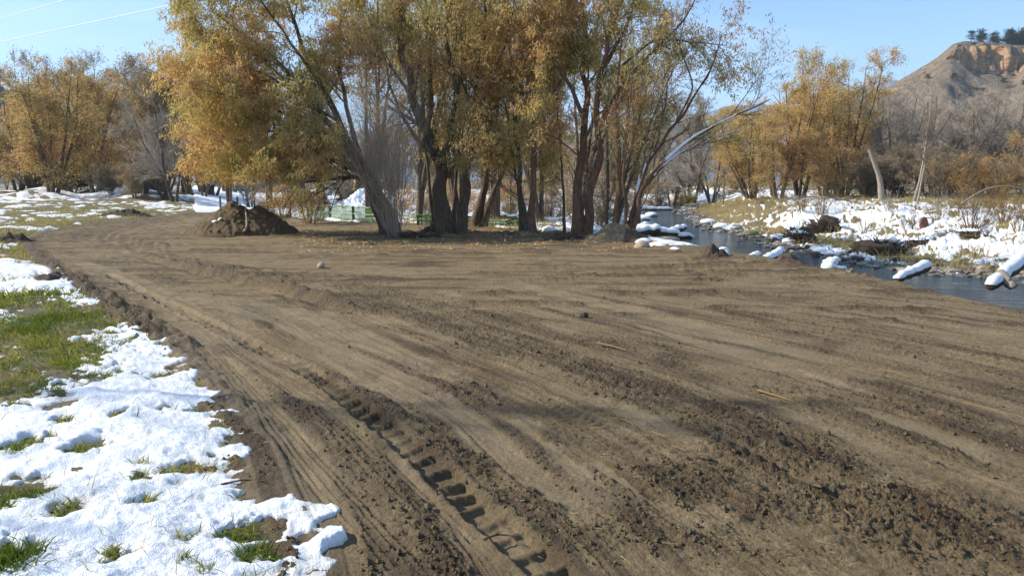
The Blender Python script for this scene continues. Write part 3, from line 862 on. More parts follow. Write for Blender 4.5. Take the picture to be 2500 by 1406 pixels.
def grow(pp, pr, n, t0, t1, a0, a1, l0, l1, Pn, wob, trop, r_ratio=0.55, tipr=0.25, plane=None):
    """children of polylines pp (N,P,3) with radii pr (N,P)"""
    N, Pp, _ = pp.shape
    idx = np.repeat(np.arange(N), n); M = len(idx)
    t = R.uniform(t0, t1, M) * (Pp - 1); i0 = np.minimum(t.astype(int), Pp - 2); f = (t - i0)[:, None]
    start = pp[idx, i0] * (1 - f) + pp[idx, i0 + 1] * f
    tan = nrm(pp[idx, i0 + 1] - pp[idx, i0])
    rad = pr[idx, i0] * (1 - f[:, 0]) + pr[idx, i0 + 1] * f[:, 0]
    perp = nrm(np.cross(tan, R.normal(size=(M, 3))))
    ang = R.uniform(a0, a1, M)[:, None]
    d = nrm(np.cos(ang) * tan + np.sin(ang) * perp)
    L = R.uniform(l0, l1, M) * (1.15 - 0.55 * (t / (Pp - 1)))
    pts = np.empty((M, Pn, 3)); pts[:, 0] = start
    step = (L / (Pn - 1))[:, None]
    trop = np.asarray(trop, float)
    for k in range(1, Pn):
        d = nrm(d + R.normal(size=(M, 3)) * wob + trop)
        pts[:, k] = pts[:, k - 1] + d * step
    r0 = np.minimum(rad * 0.85, rad * r_ratio + 0.002)
    tt = np.linspace(0, 1, Pn)[None, :]
    rr2 = r0[:, None] * (1 - tt * (1 - tipr))
    return pts, rr2, idx

def leaf_points(pp, per, jit=0.05):
    N, Pp, _ = pp.shape; M = N * per
    idx = np.repeat(np.arange(N), per)
    t = R.uniform(0.15, 1.0, M) * (Pp - 1); i0 = np.minimum(t.astype(int), Pp - 2); f = (t - i0)[:, None]
    return pp[idx, i0] * (1 - f) + pp[idx, i0 + 1] * f + R.normal(size=(M, 3)) * jit

def tint_at(p, bias=0.0, spread=0.16, scale=1.4, seed=300):
    c = fbm((p[:, 0] + .35 * p[:, 1]) / scale, p[:, 2] / scale, 3, seed)
    c2 = fbm((p[:, 0] - .5 * p[:, 1]) / 3.4, p[:, 2] / 3.0, 2, seed + 9)
    return np.clip(.46 + bias + .42 * c + .34 * c2 + R.normal(size=len(p)) * spread, 0.02, .98)

def snow_on(geo, pts, rad, amount=0.7, seed=0):
    """a ridge of snow along the upper side of a limb (P,3),(P,)"""
    p = resample(pts, max(8, int(np.linalg.norm(np.diff(pts, axis=0), axis=1).sum() / .07)))
    r = np.interp(np.linspace(0, 1, len(p)), np.linspace(0, 1, len(rad)), rad)
    s = np.arange(len(p)) * .07
    on = sm(-.25, .15, fbm(s / .9, s * 0 + seed, 3, 400) + (amount - .5))
    rr3 = r * (.25 + .75 * on) * (1 + .25 * fbm(s / .2, s * 0 + 3, 2, 403))
    rr3[0] = rr3[-1] = .001
    pp = p + np.array([0, 0, 1.0]) * (r * .55 * on - r * .35 * (1 - on))[:, None]
    tubes(geo, pp[None], rr3[None], 7)

def hero_tree(name, label, cat, Y, stems, levels, leaves=None, group=None, bark=None, twig=None, leafmat=None, snow=(), base_ext=0.35):
    """stems: (photo points, base radius, tip radius[, depth change towards the tip])"""
    bark = bark or M_BARK; twig = twig or M_TWIG; leafmat = leafmat or M_LEAF
    lines = []
    for st in stems:
        pts, r0, r1 = st[:3]; dy = st[3] if len(st) > 3 else 0.0; own = st[4] if len(st) > 4 else 0.0
        k = np.linspace(0, 1, len(pts))
        w = np.array([P(a, b, Y + own + dy * q) for (a, b), q in zip(pts, k)])
        lines.append((resample(w, 14), r0, r1))
    b0 = lines[0][0][0].copy()
    root = thing(name, label, cat, tuple(b0), group=group)
    pp = []; pr = []
    for i, (w, r0, r1) in enumerate(lines):
        t = np.linspace(0, 1, 14)
        rad = (r1 + (r0 - r1) * (1 - t) ** 1.15) * .80
        wj = w + R.normal(size=w.shape) * min(.05, r0 * .25) * np.array([1, 1, .3]); wj[0] = w[0]
        if stems[i][0][0][1] > 500:                       # reaches the soil: root flare, carried below ground
            rad = rad * (1 + .35 * np.exp(-t * 16)); wj = np.vstack([wj[0] - [0, 0, base_ext], wj]); rad = np.concatenate([[rad[0] * 1.15], rad])
            g = Geo(); q = resample(wj, 40); rq = np.interp(np.linspace(0, 1, 40), np.linspace(0, 1, 15), rad)
            rq = rq * (1 + .07 * fbm(np.arange(40) / 2.5, np.full(40, i * 3.3), 2, 410))
            tubes(g, q[None], rq[None], 10)
            link("trunk", g.mesh("trunk", offset=b0), bark, root)
        else:
            g = Geo(); q = resample(wj, 30); rq = np.interp(np.linspace(0, 1, 30), t, rad)
            tubes(g, q[None], rq[None], 7)
            link("limb", g.mesh("limb", offset=b0), bark, root)
        pp.append(w); pr.append(rad[-14:])
    pp = np.array(pp); pr = np.array(pr)
    bg = Geo(); tw = []
    cur, cr = pp, pr
    for li, lv in enumerate(levels):
        cur, cr, _ = grow(cur, cr, **lv["g"])
        if lv.get("cone"):
            spikes(bg, cur[:, 0], cur[:, -1], cr[:, 0])
        else:
            tubes(bg, cur, cr, lv.get("K", 4))
        tw.append(cur)
    link("branchwork", bg.mesh("branchwork", offset=b0), twig, root)
    if leaves:
        lg = Geo()
        for which, per, L, W, bias, keep in leaves:
            src = tw[which]
            p = leaf_points(src, per, .05)
            if keep is not None:
                p = p[keep(p)]
            d = R.normal(size=p.shape) * .55 + np.array([0, 0, -.75])
            add_leaves(lg, p, d, R.uniform(.65, 1.25, len(p)) * L, R.uniform(.7, 1.2, len(p)) * W, tint_at(p, bias))
        link("crown", lg.mesh("crown", smooth=False, offset=b0), leafmat, root)
    if snow:
        sg = Geo()
        for i, am, a_, b_ in snow:
            n_ = len(pp[i]); snow_on(sg, pp[i][int(a_ * n_):max(int(b_ * n_), int(a_ * n_) + 3)], pr[i][int(a_ * n_):max(int(b_ * n_), int(a_ * n_) + 3)], am, i * 7.7)
        link("snow_ridge", sg.mesh("snow_ridge", offset=b0), M_SNOW, root)
    return root

UP = (0, 0, .06); DROOP = (0, 0, -.10)
def lv(n, t0, t1, a0, a1, l0, l1, Pn, wob, trop, K=4, rr=.5, cone=False):
    return dict(g=dict(n=n, t0=t0, t1=t1, a0=a0, a1=a1, l0=l0, l1=l1, Pn=Pn, wob=wob, trop=trop, r_ratio=rr), K=K, cone=cone)

# crown outline of the willow grove, as heights above the soil (keeps the view below the crowns open)
def keep_above(zlow, prob=.0):
    def f(p):
        n = fbm(p[:, 0] / 1.1, p[:, 1] / 1.1, 2, 500) * .5
        return (p[:, 2] > zlow + n) | (R.rand(len(p)) < prob)
    return f

STD = [lv(9, .18, .98, .35, 1.1, 1.2, 2.6, 6, .13, (0, 0, .02), 5, .42), lv(8, .15, 1, .4, 1.1, .6, 1.25, 4, .16, (0, 0, -.02), 3, .45), lv(7, .1, 1, .3, 1.1, .35, .8, 3, .15, DROOP, 3, .5, True)]
hero_tree("willow_tree", "big twin-trunked willow leaning over the dirt pile with olive and gold leaves", "willow tree", 25.0, [
    (((960, 553), (932, 490), (900, 430), (845, 330), (790, 220), (735, 100), (690, -40)), .21, .05, 1.0),
    (((937, 549), (911, 480), (882, 420), (803, 300), (700, 170), (600, 90), (510, 20)), .16, .03, -1.0),
    (((868, 420), (780, 330), (660, 262), (560, 235), (462, 215)), .08, .015, -2.0),
    (((893, 430), (760, 370), (640, 350), (545, 335), (505, 310)), .08, .015, -1.0),
    (((898, 430), (855, 300), (828, 150), (830, -20), (840, -120)), .11, .03, 1.5),
    (((800, 300), (690, 190), (590, 110), (480, 60)), .07, .015, 1.5),
    (((860, 400), (770, 385), (670, 405), (590, 400), (545, 380)), .06, .015, .5),
    (((790, 220), (700, 90), (620, -20), (560, -80)), .07, .02, -1.0),
    (((912, 452), (868, 434), (800, 437), (725, 443)), .10, .05, -.3),
    (((830, 300), (740, 240), (640, 180), (540, 150), (455, 110)), .07, .015, .0),
    (((850, 350), (780, 330), (720, 350), (690, 400), (680, 430)), .05, .012, -1.2),
    (((760, 370), (700, 340), (620, 300), (560, 290), (520, 260)), .05, .012, .8),
    (((640, 350), (590, 340), (560, 370), (540, 410)), .04, .01, .3),
    (((700, 200), (650, 220), (590, 230), (530, 200), (490, 200)), .04, .01, -.9),
    (((868, 420), (830, 370), (790, 380), (760, 410)), .04, .01, -1.6),
    ], STD, leaves=[(2, 15, .135, .031, -.05, keep_above(1.75)), (1, 11, .135, .031, -.02, keep_above(1.75))], snow=[(8, .75, 0, 1)])

hero_tree("willow_tree", "thick dark multi-stemmed willow beside the grey bush, with a snowy broken limb", "willow tree", 25.6, [
    (((1088, 557), (1078, 480), (1070, 400), (1045, 330), (1010, 250), (985, 120), (975, -60)), .30, .07, .8),
    (((1075, 410), (1102, 330), (1112, 220), (1088, 100), (1080, -80)), .15, .05, -1.0),
    (((1095, 435), (1125, 360), (1163, 297)), .085, .06, -.4),
    (((1045, 330), (1052, 200), (1040, 60), (1045, -80)), .12, .04, 1.5),
    (((1010, 250), (960, 170), (900, 120), (850, 40)), .08, .02, -1.0),
    (((1060, 380), (1010, 330), (960, 230), (930, 100), (920, -40)), .09, .02, 1.5),
    (((1060, 556), (1048, 450), (1034, 330), (1030, 200), (1022, 60)), .075, .02, .6, .5),
    (((1108, 556), (1112, 450), (1122, 330), (1120, 200), (1132, 60)), .085, .02, .6, .4),
    ], [lv(9, .3, .98, .35, 1.0, 1.2, 2.4, 6, .13, UP, 5), lv(8, .15, 1, .4, 1.0, .6, 1.1, 4, .16, (0, 0, -.01), 3, .45), lv(7, .1, 1, .3, 1.0, .3, .75, 3, .15, DROOP, 3, .5, True)],
    leaves=[(2, 8, .135, .031, .06, keep_above(2.1, .04)), (1, 5, .135, .031, .06, keep_above(2.0, .04))], snow=[(2, .9, .1, 1)])
hero_tree("willow_tree", "slim straight willow trunk standing just beyond the broken snowy limb", "willow tree", 25.2, [
    (((1128, 554), (1140, 450), (1150, 330), (1162, 250), (1176, 120), (1190, -40)), .16, .05, .5),
    (((1152, 320), (1200, 200), (1240, 90), (1260, -40)), .07, .02, -1.2),
    (((1158, 280), (1120, 160), (1130, 40), (1120, -60)), .06, .02, 1.0),
    ], STD, leaves=[(2, 8, .135, .031, .0, keep_above(2.3, .04)), (1, 7, .125, .03, .0, keep_above(2.3, .04))])
hero_tree("willow_tree", "pair of dark trunks spreading in a narrow V behind the log rail fence", "willow tree", 28.5, [
    (((1160, 545), (1185, 440), (1205, 320), (1215, 200), (1220, 50), (1225, -80)), .16, .04, .5),
    (((1180, 545), (1215, 440), (1255, 360), (1290, 250), (1312, 100), (1330, -40)), .15, .04, -1.0),
    ], STD, leaves=[(2, 15, .13, .032, -.06, keep_above(2.2, .06)), (1, 9, .14, .032, -.06, keep_above(2.2, .06))])
hero_tree("willow_tree", "two close upright trunks at the corner where the soil ends and snow begins", "willow tree", 25.3, [
    (((1283, 562), (1270, 450), (1262, 330), (1250, 200), (1240, 60), (1235, -60)), .115, .03, .6),
    (((1272, 558), (1262, 440), (1245, 340), (1235, 250)), .08, .03, .6),
    (((1262, 320), (1320, 220), (1370, 120), (1400, 0)), .06, .02, .6),
    ], STD, leaves=[(2, 16, .135, .031, -.08, keep_above(2.0, .05)), (1, 7, .125, .03, -.04, keep_above(2.0, .05))])
hero_tree("willow_tree", "single rough red-brown trunk by the brush heap and snowy boulder", "willow tree", 24.0, [
    (((1301, 567), (1300, 450), (1302, 330), (1292, 200), (1300, 80), (1312, -60)), .12, .03, .5),
    (((1302, 300), (1350, 230), (1400, 130), (1390, 20)), .05, .02, .9),
    ], STD, leaves=[(2, 15, .135, .031, .05, keep_above(1.7, .06)), (1, 7, .125, .03, .05, keep_above(1.7, .06))], bark=M_BARKR)
hero_tree("willow_tree", "thin sapling trunk between the red-brown trunk and the split pale trunk", "willow tree", 24.6, [
    (((1378, 563), (1375, 480), (1370, 380), (1362, 280), (1350, 150)), .055, .02, .2),
    ], STD, leaves=[(2, 15, .12, .028, .05, keep_above(1.6, .05)), (1, 7, .12, .028, .05, keep_above(1.6, .05))])
hero_tree("willow_tree", "tall willow with one pale peeling trunk and one dark trunk joined at the ground", "willow tree", 23.7, [
    (((1410, 574), (1410, 500), (1420, 420), (1430, 330), (1432, 200), (1427, 60), (1415, -80)), .19, .05, .8),
    (((1432, 575), (1440, 480), (1456, 400), (1460, 330), (1466, 180), (1500, 60), (1530, -60)), .16, .04, -.5),
    (((1450, 370), (1500, 240), (1590, 130), (1660, 60), (1710, -20)), .10, .02, -1.0),
    (((1428, 300), (1380, 190), (1330, 120), (1280, 60), (1240, -40)), .09, .02, .8),
    (((1520, 160), (1600, 100), (1680, 102), (1775, 112)), .05, .015, -.8),
    (((1424, 390), (1340, 330), (1240, 342), (1170, 335)), .035, .01, -1.0),
    (((1466, 180), (1530, 60), (1560, -40)), .08, .03, .6),
    ], [lv(7, .2, .98, .35, 1.0, 1.0, 2.2, 6, .13, UP, 5), lv(8, .15, 1, .4, 1.0, .5, 1.1, 4, .16, (0, 0, 0), 3, .45), lv(6, .1, 1, .3, 1.0, .3, .7, 3, .15, DROOP, 3, .5, True)],
    leaves=[(2, 7, .13, .032, .10, keep_above(1.5, .05)), (1, 6, .13, .032, .10, keep_above(1.5, .05))], bark=M_BARKR, snow=[(4, .5, .1, .8)])
hero_tree("willow_tree", "sparse willow clump on an earthen mound by the river, long snowy limbs over water", "willow tree", 22.6, [
    (((1500, 592), (1508, 500), (1512, 430), (1505, 300), (1510, 180), (1520, 60)), .10, .02, .3),
    (((1516, 592), (1530, 500), (1522, 440), (1530, 330), (1545, 190)), .08, .02, -.6),
    (((1528, 594), (1550, 500), (1566, 430), (1600, 370), (1650, 300), (1720, 200), (1765, 90)), .10, .015, .4),
    (((1542, 594), (1562, 500), (1580, 440), (1680, 345), (1780, 290), (1880, 243)), .10, .018, -.5),
    (((1562, 470), (1640, 388), (1730, 345), (1820, 312)), .06, .012, .6),
    (((1650, 300), (1690, 210), (1660, 110), (1680, 20)), .04, .01, .3),
    (((1600, 370), (1625, 250), (1635, 150)), .04, .01, .8),
    ((( 1566, 430), (1585, 300), (1600, 200)), .035, .01, -.6),
    (((1780, 290), (1830, 220), (1880, 150)), .02, .006, .3),
    ], [lv(9, .25, 1, .25, .8, .7, 1.7, 6, .10, (0, 0, .09), 4), lv(6, .15, 1, .3, .8, .4, .9, 4, .12, (0, 0, .05), 3), lv(4, .1, 1, .3, .8, .25, .5, 2, .1, (0, 0, 0), 3, cone=True)],
    leaves=[(1, 5, .11, .022, .15, keep_above(1.2, .1)), (2, 1, .11, .024, .15, keep_above(1.2, .1))], bark=M_BARKR, twig=M_TWIG, snow=[(3, .85, .35, 1), (4, .75, .2, 1), (2, .3, .2, .5)])

# trees closer than the frame on the left whose limbs shade the near soil
# ------------------------------------------------------------------ shrubs
def shrub(name, label, cat, base, H, W, n, mat, leafmat=None, leaf_n=0, leafbias=0.0, group=None, r=0.012, low=0.0, lean=(0, 0), forks=5, leafL=.07, twigl=.25, curve=.10, bow=.0):
    base = np.asarray(base, float)
    root = thing(name, label, cat, tuple(base), group=group)
    a = R.uniform(0, 2 * math.pi, n); q = R.uniform(0, 1, n) ** .6
    d0 = nrm(np.stack([np.cos(a) * q * W / H + lean[0], np.sin(a) * q * W / H + lean[1], np.full(n, 1.0)], 1))
    L = H * R.uniform(.55, 1.05, n)
    Pn = 6; pts = np.empty((n, Pn, 3)); pts[:, 0] = np.stack([np.cos(a), np.sin(a), a * 0 - .15], 1) * q[:, None] * W * .09
    pts[:, 0, 2] = -.12
    d = d0
    for k in range(1, Pn):
        d = nrm(d + R.normal(size=(n, 3)) * (.07 + bow * .6) + np.array([0, 0, curve]) + (np.stack([np.cos(a), np.sin(a), a * 0], 1) * q[:, None] * bow * (2.2 - k)))
        pts[:, k] = pts[:, k - 1] + d * (L / (Pn - 1))[:, None]
    rad = r * R.uniform(.6, 1.4, n)[:, None] * (1 - .75 * np.linspace(0, 1, Pn)[None])
    g = Geo(); tubes(g, pts, rad, 4)
    c1, r1, _ = grow(pts, rad, forks, .25, 1, .2, .7, H * twigl * .7, H * twigl * 1.3, 4, .12, (0, 0, .06), .6)
    tubes(g, c1, r1, 3)
    c2, r2, _ = grow(c1, r1, 5 if bow else 3, .2, 1, .2, .7, H * twigl * .4, H * twigl * .7, 2, .1, (0, 0, .02), .7)
    spikes(g, c2[:, 0], c2[:, -1], r2[:, 0])
    link("stem", g.mesh("stem"), mat, root)
    if leaf_n:
        p = leaf_points(c1, max(1, leaf_n // len(c1)), .05)
        p = p[p[:, 2] < low] if low else p
        lg = Geo(); add_leaves(lg, p, R.normal(size=p.shape) + [0, 0, -.4], R.uniform(.6, 1.3, len(p)) * leafL, R.uniform(.3, .5, len(p)) * leafL, tint_at(p, leafbias))
        link("crown", lg.mesh("crown", smooth=False), leafmat, root)
    return root

b = hit(1000, 566)
shrub("bare_bush", "tall dense grey leafless bush in front of the dark trunks", "bush", (b[0] - .05, 23.3, -.02), 5.5, 1.5, 90, M_TWIGB, M_LEAFO, 2600, .15, low=1.9, r=.0068, forks=9, twigl=.30, lean=(-.13, 0), curve=.07, bow=.035)
shrub("bare_bush", "young ochre sapling with yellow leaves between the dirt pile and green fence", "bush", (*P(755, 560, 31)[:2], -.35), 2.9, 1.5, 22, M_TWIG, M_LEAF, 3600, -.05, r=.012, forks=7, curve=.02)
def at(px, py): return hit(px, py)

# ------------------------------------------------------------------ background trees: a few kinds, copied one by one
def arch_tree(H, n_stems, spread, lv1, lv2, lv3, leafspec, bark, twig, leafmat, r0=.02, low=.12, lean=0.0, wob=.06, fan=.35):
    g = Geo()
    Pn = 9; n = n_stems
    a = R.uniform(0, 2 * math.pi, n)
    q = R.uniform(.1, 1, n) if n > 1 else np.array([0.05])
    d = nrm(np.stack([np.cos(a) * q * fan + lean, np.sin(a) * q * fan, np.ones(n)], 1))
    pts = np.empty((n, Pn, 3)); pts[:, 0] = np.stack([np.cos(a) * .02 * H, np.sin(a) * .02 * H, np.full(n, -.03 * H)], 1)
    for k in range(1, Pn):
        d = nrm(d + R.normal(size=(n, 3)) * wob)
        pts[:, k] = pts[:, k - 1] + d * (H * .98 / (Pn - 1)) * R.uniform(.85, 1.02, n)[:, None]
    rad = H * r0 * R.uniform(.7, 1, n)[:, None] * (1 - .85 * np.linspace(0, 1, Pn)[None]) 
    tubes(g, pts, rad, 7)
    trunk = g.mesh("trunk_mesh")
    bg = Geo(); cur, cr = pts, rad; tw = []
    S = spread
    for i, (nn, l0, l1, K, up, a1) in enumerate((lv1, lv2, lv3)):
        last = i == 2
        cur, cr, _ = grow(cur, cr, nn, low if i == 0 else .15, 1.0, .35, a1, l0 * H, l1 * H, 2 if last else 5, .12, (0, 0, up), .5)
        if last: spikes(bg, cur[:, 0], cur[:, -1], np.maximum(cr[:, 0], .0009 * H))
        else: tubes(bg, cur, np.maximum(cr, .0009 * H), K)
        tw.append(cur)
    branch = bg.mesh("branch_mesh")
    crown = None
    if leafspec:
        lg = Geo()
        for which, per, L, W, bias in leafspec:
            p = leaf_points(tw[which], per, .012 * H)
            add_leaves(lg, p, R.normal(size=p.shape) + [0, 0, -.5], R.uniform(.6, 1.3, len(p)) * L, R.uniform(.6, 1.3, len(p)) * W, tint_at(p, bias, .15, .12 * H))
        crown = lg.mesh("crown_mesh", smooth=False); crown.materials.append(leafmat)
    trunk.materials.append(bark); branch.materials.append(twig)
    print("arch", len(trunk.polygons) + len(branch.polygons), len(crown.polygons) if crown else 0)
    return (H, trunk, branch, crown)

ARCH = {
 'orange': arch_tree(14, 6, .5, (9, .16, .30, 4, .03, .9), (8, .08, .15, 3, 0, .9), (8, .04, .08, 3, -.02, .9), [(2, 6, .21, .085, .05), (1, 10, .21, .085, .0)], M_BARK, M_TWIGO, M_LEAFO, .018, .12, fan=.42),
 'orange2': arch_tree(14, 9, .5, (8, .16, .28, 4, .05, .8), (7, .08, .15, 3, 0, .9), (7, .04, .08, 3, 0, .9), [(2, 6, .21, .085, -.05), (1, 10, .21, .085, -.1)], M_BARK, M_TWIGO, M_LEAFO, .015, .05, fan=.62),
 'mixed': arch_tree(14, 7, .5, (9, .15, .26, 4, .08, .7), (9, .08, .15, 3, .03, .8), (9, .04, .08, 3, .02, .8), [(2, 1, .25, .09, .0)], M_BARK, M_TWIGG, M_LEAFT, .016, .10, fan=.40),
 'mixed2': arch_tree(14, 4, .5, (13, .15, .28, 4, .07, .8), (9, .08, .15, 3, .03, .8), (9, .04, .08, 3, .02, .8), [(2, 2, .25, .09, .0), (1, 3, .25, .1, .1)], M_BARK, M_TWIG, M_LEAFT, .018, .15, fan=.34),
 'bare': arch_tree(14, 3, .5, (13, .18, .34, 4, .05, .9), (10, .09, .18, 3, .03, .9), (10, .04, .09, 3, .01, .9), None, M_BARK, M_TWIGG, None, .018, .18, fan=.30, wob=.09),
 'bare2': arch_tree(14, 5, .5, (10, .16, .30, 4, .03, 1.0), (10, .09, .18, 3, .02, .9), (10, .04, .09, 3, .0, .9), None, M_BARK, M_TWIGG, None, .016, .12, fan=.45, wob=.10),
 'slender': arch_tree(14, 1, .5, (22, .10, .24, 4, .08, .8), (7, .07, .14, 3, .02, .8), (7, .03, .07, 3, .0, .8), [(2, 3, .16, .05, .0)], M_BARK, M_TWIG, M_LEAF, .013, .20, wob=.05),
 'bushy': arch_tree(5, 12, .5, (8, .20, .34, 4, .02, 1.0), (8, .12, .2, 3, 0, 1.0), (7, .06, .12, 3, 0, .9), [(2, 2, .13, .06, .0)], M_BARK, M_TWIGG, M_LEAFT, .010, .02, fan=.8),
 'brush': arch_tree(5, 14, .5, (7, .2, .34, 4, .06, .8), (7, .10, .2, 3, .04, .8), (6, .06, .12, 3, 0, .9), [(2, 2, .12, .05, .1)], M_TWIGO, M_TWIGO, M_LEAFO, .008, .05, fan=.7),
 'grove': arch_tree(14, 4, .5, (10, .12, .24, 4, .03, .9), (8, .07, .14, 3, 0, .9), (7, .035, .07, 3, -.02, .9), [(2, 4, .17, .050, -.05), (1, 4, .17, .050, -.03)], M_BARK, M_TWIG, M_LEAF, .013, .22, fan=.22, wob=.05),
 'green': arch_tree(6, 8, .5, (9, .22, .36, 4, 0, 1.1), (9, .12, .2, 3, 0, 1.0), (8, .06, .12, 3, 0, .9), [(2, 2, .26, .12, .1), (1, 4, .26, .12, 0)], M_BARK, M_TWIG, M_NEEDLE, .012, .02, fan=.8),
}
def variant(kind, leafmat):
    H, t_, b_, c_ = ARCH[kind]
    c2 = c_.copy(); c2.materials.clear(); c2.materials.append(leafmat)
    return (H, t_, b_, c2)
ARCH['gold'] = variant('orange', M_LEAFG); ARCH['gold2'] = variant('orange2', M_LEAFG)
def plant(kind, px, py, top, label, name="tree", cat="tree", wide=1.0, group=None, Y=None, rz=None, z=None):
    """base at photo point (px,py) on the terrain (or at depth Y), top reaching photo row `top`"""
    if Y is None:
        b = hit(px, py)
    else:
        b = P(px, py, Y); b[2] = zat(b[0], b[1]) if z is None else z
    H, tr, br, cr = ARCH[kind]
    topz = P(px, top, b[1])[2]
    s = (topz - b[2]) / (H * 1.04)
    root = thing(name, label, cat, (b[0], b[1], b[2] - .02), R.uniform(0, 6.28) if rz is None else rz, group)
    root.scale = (s * wide, s * wide, s)
    link("trunk", tr, None, root); link("branchwork", br, None, root)
    if cr: link("crown", cr, None, root)
    return root

GG = "leafy willows just behind the grove's first trunks"
for px, Y, top, lab in [(900, 34, -60, "leafy willow behind the twin leaning trunks"), (1010, 36, -80, "leafy willow behind the grey bush"), (1130, 38, -60, "leafy willow between slim trunk and thick trunk"),
                        (1215, 40, -40, "leafy willow behind the V of dark trunks, yellower than its neighbours"), (1330, 34, -30, "leafy willow between the red-brown trunk and the sapling"), (1395, 42, -20, "leafy willow behind the thin sapling"),
                        (1475, 36, 60, "leafy willow behind the tall pale-and-dark pair"), (1560, 48, 170, "leafy willow low behind the snowy limbs"), (780, 40, 60, "leafy willow filling the crown behind the ochre sapling"), (660, 46, 120, "leafy willow whose crown hides behind the leaning willow's outer leaves"), (560, 52, 190, "leafy willow at the outermost hanging leaves")]:
    plant('grove', px, 500, top, lab, "willow_tree", "willow tree", 1.0, GG, Y=Y)
LG = "autumn trees beyond the meadow"
for px, Y, top, kind, lab, w_ in [(-40, 96, 235, 'gold2', "golden willow past the low russet one, cut by the view's edge", 1.2), (85, 92, 205, 'gold', "golden willow between the russet one and the broad orange-gold one", 1.3), (180, 94, 190, 'gold2', "ochre-gold willow just behind the green thicket", 1.25),
        (265, 104, 165, 'mixed', "grey-gold tree between the golden willows and the wispy grey tree", 1.3), (325, 100, 160, 'mixed2', "tan-grey tree with dense crown behind the snowy berm", 1.35), (375, 92, 165, 'mixed', "dense grey tree left of the bare dark clump".replace("left of", "next to"), 1.35), (450, 96, 160, 'mixed2', "dense tan tree whose crown meets the willow's outer leaves", 1.35), (500, 110, 165, 'mixed', "far grey crown showing above the dark stout trunk", 1.4)]:
    plant(kind, px, 470, top, lab, wide=w_, group=LG, Y=Y)
plant('orange', 45, 466, 250, "low russet willow at the meadow's far edge, nearest the dark wooded hill", wide=1.3, group=LG)
plant('gold2', 130, 470, 135, "broad orange-gold willow, widest crown beyond the meadow", wide=1.15, group=LG)
plant('mixed', 95, 458, 125, "thin-topped tree rising behind the broad orange-gold willow", wide=.9, group=LG, Y=125)
plant('mixed', 205, 458, 112, "tallest pale twiggy tree beyond the meadow, crown tip highest there", wide=.95, group=LG, Y=128)
plant('gold', 235, 470, 165, "golden willow with forked trunk between the green thicket and grey trees", wide=1.2, group=LG)
plant('gold2', 290, 466, 180, "olive-gold tree at the back of the grove beside grey twiggy crowns", wide=1.0, group=LG, Y=115)
plant('mixed2', 345, 474, 128, "grey-brown tree with wispy upright top above the snowy berm", wide=1.1, group=LG)
plant('mixed', 400, 470, 132, "twiggy grey tree directly behind the clump of dark bare trunks", wide=1.1, group=LG, Y=95)
plant('bare', 430, 494, 205, "dark bare multi-stemmed tree at the corner of meadow and snowfield", wide=1.0, group=LG)
plant('bare2', 405, 486, 260, "leaning bare tree with spreading low boughs over the snowy berm", wide=1.2, group=LG)
plant('mixed2', 470, 475, 160, "tan-crowned tree between the bare dark clump and the leaning willow", wide=1.05, group=LG, Y=88)
plant('mixed', 520, 470, 175, "grey twiggy tree partly hidden by the leaning willow's outer leaves", wide=1.1, group=LG, Y=100)
plant('green', 180, 470, 372, "dark green thicket at the foot of the golden willows", name="thicket", cat="shrub", wide=1.2, group=LG)
plant('bushy', 330, 484, 400, "grey-olive bushy shrub hanging over the snowy berm", name="shrub", cat="shrub", wide=1.2, group=LG)
plant('bushy', 275, 478, 400, "pale twiggy shrub between green thicket and hanging grey-olive shrub", name="shrub", cat="shrub", wide=1.1, group=LG)
plant('bare2', 70, 468, 380, "small dark bare tree standing alone on the meadow's snowy edge", wide=.7, group=LG, Y=100)
plant('bare', 15, 466, 340, "slight bare tree beside the low russet willow", wide=.7, group=LG, Y=110)

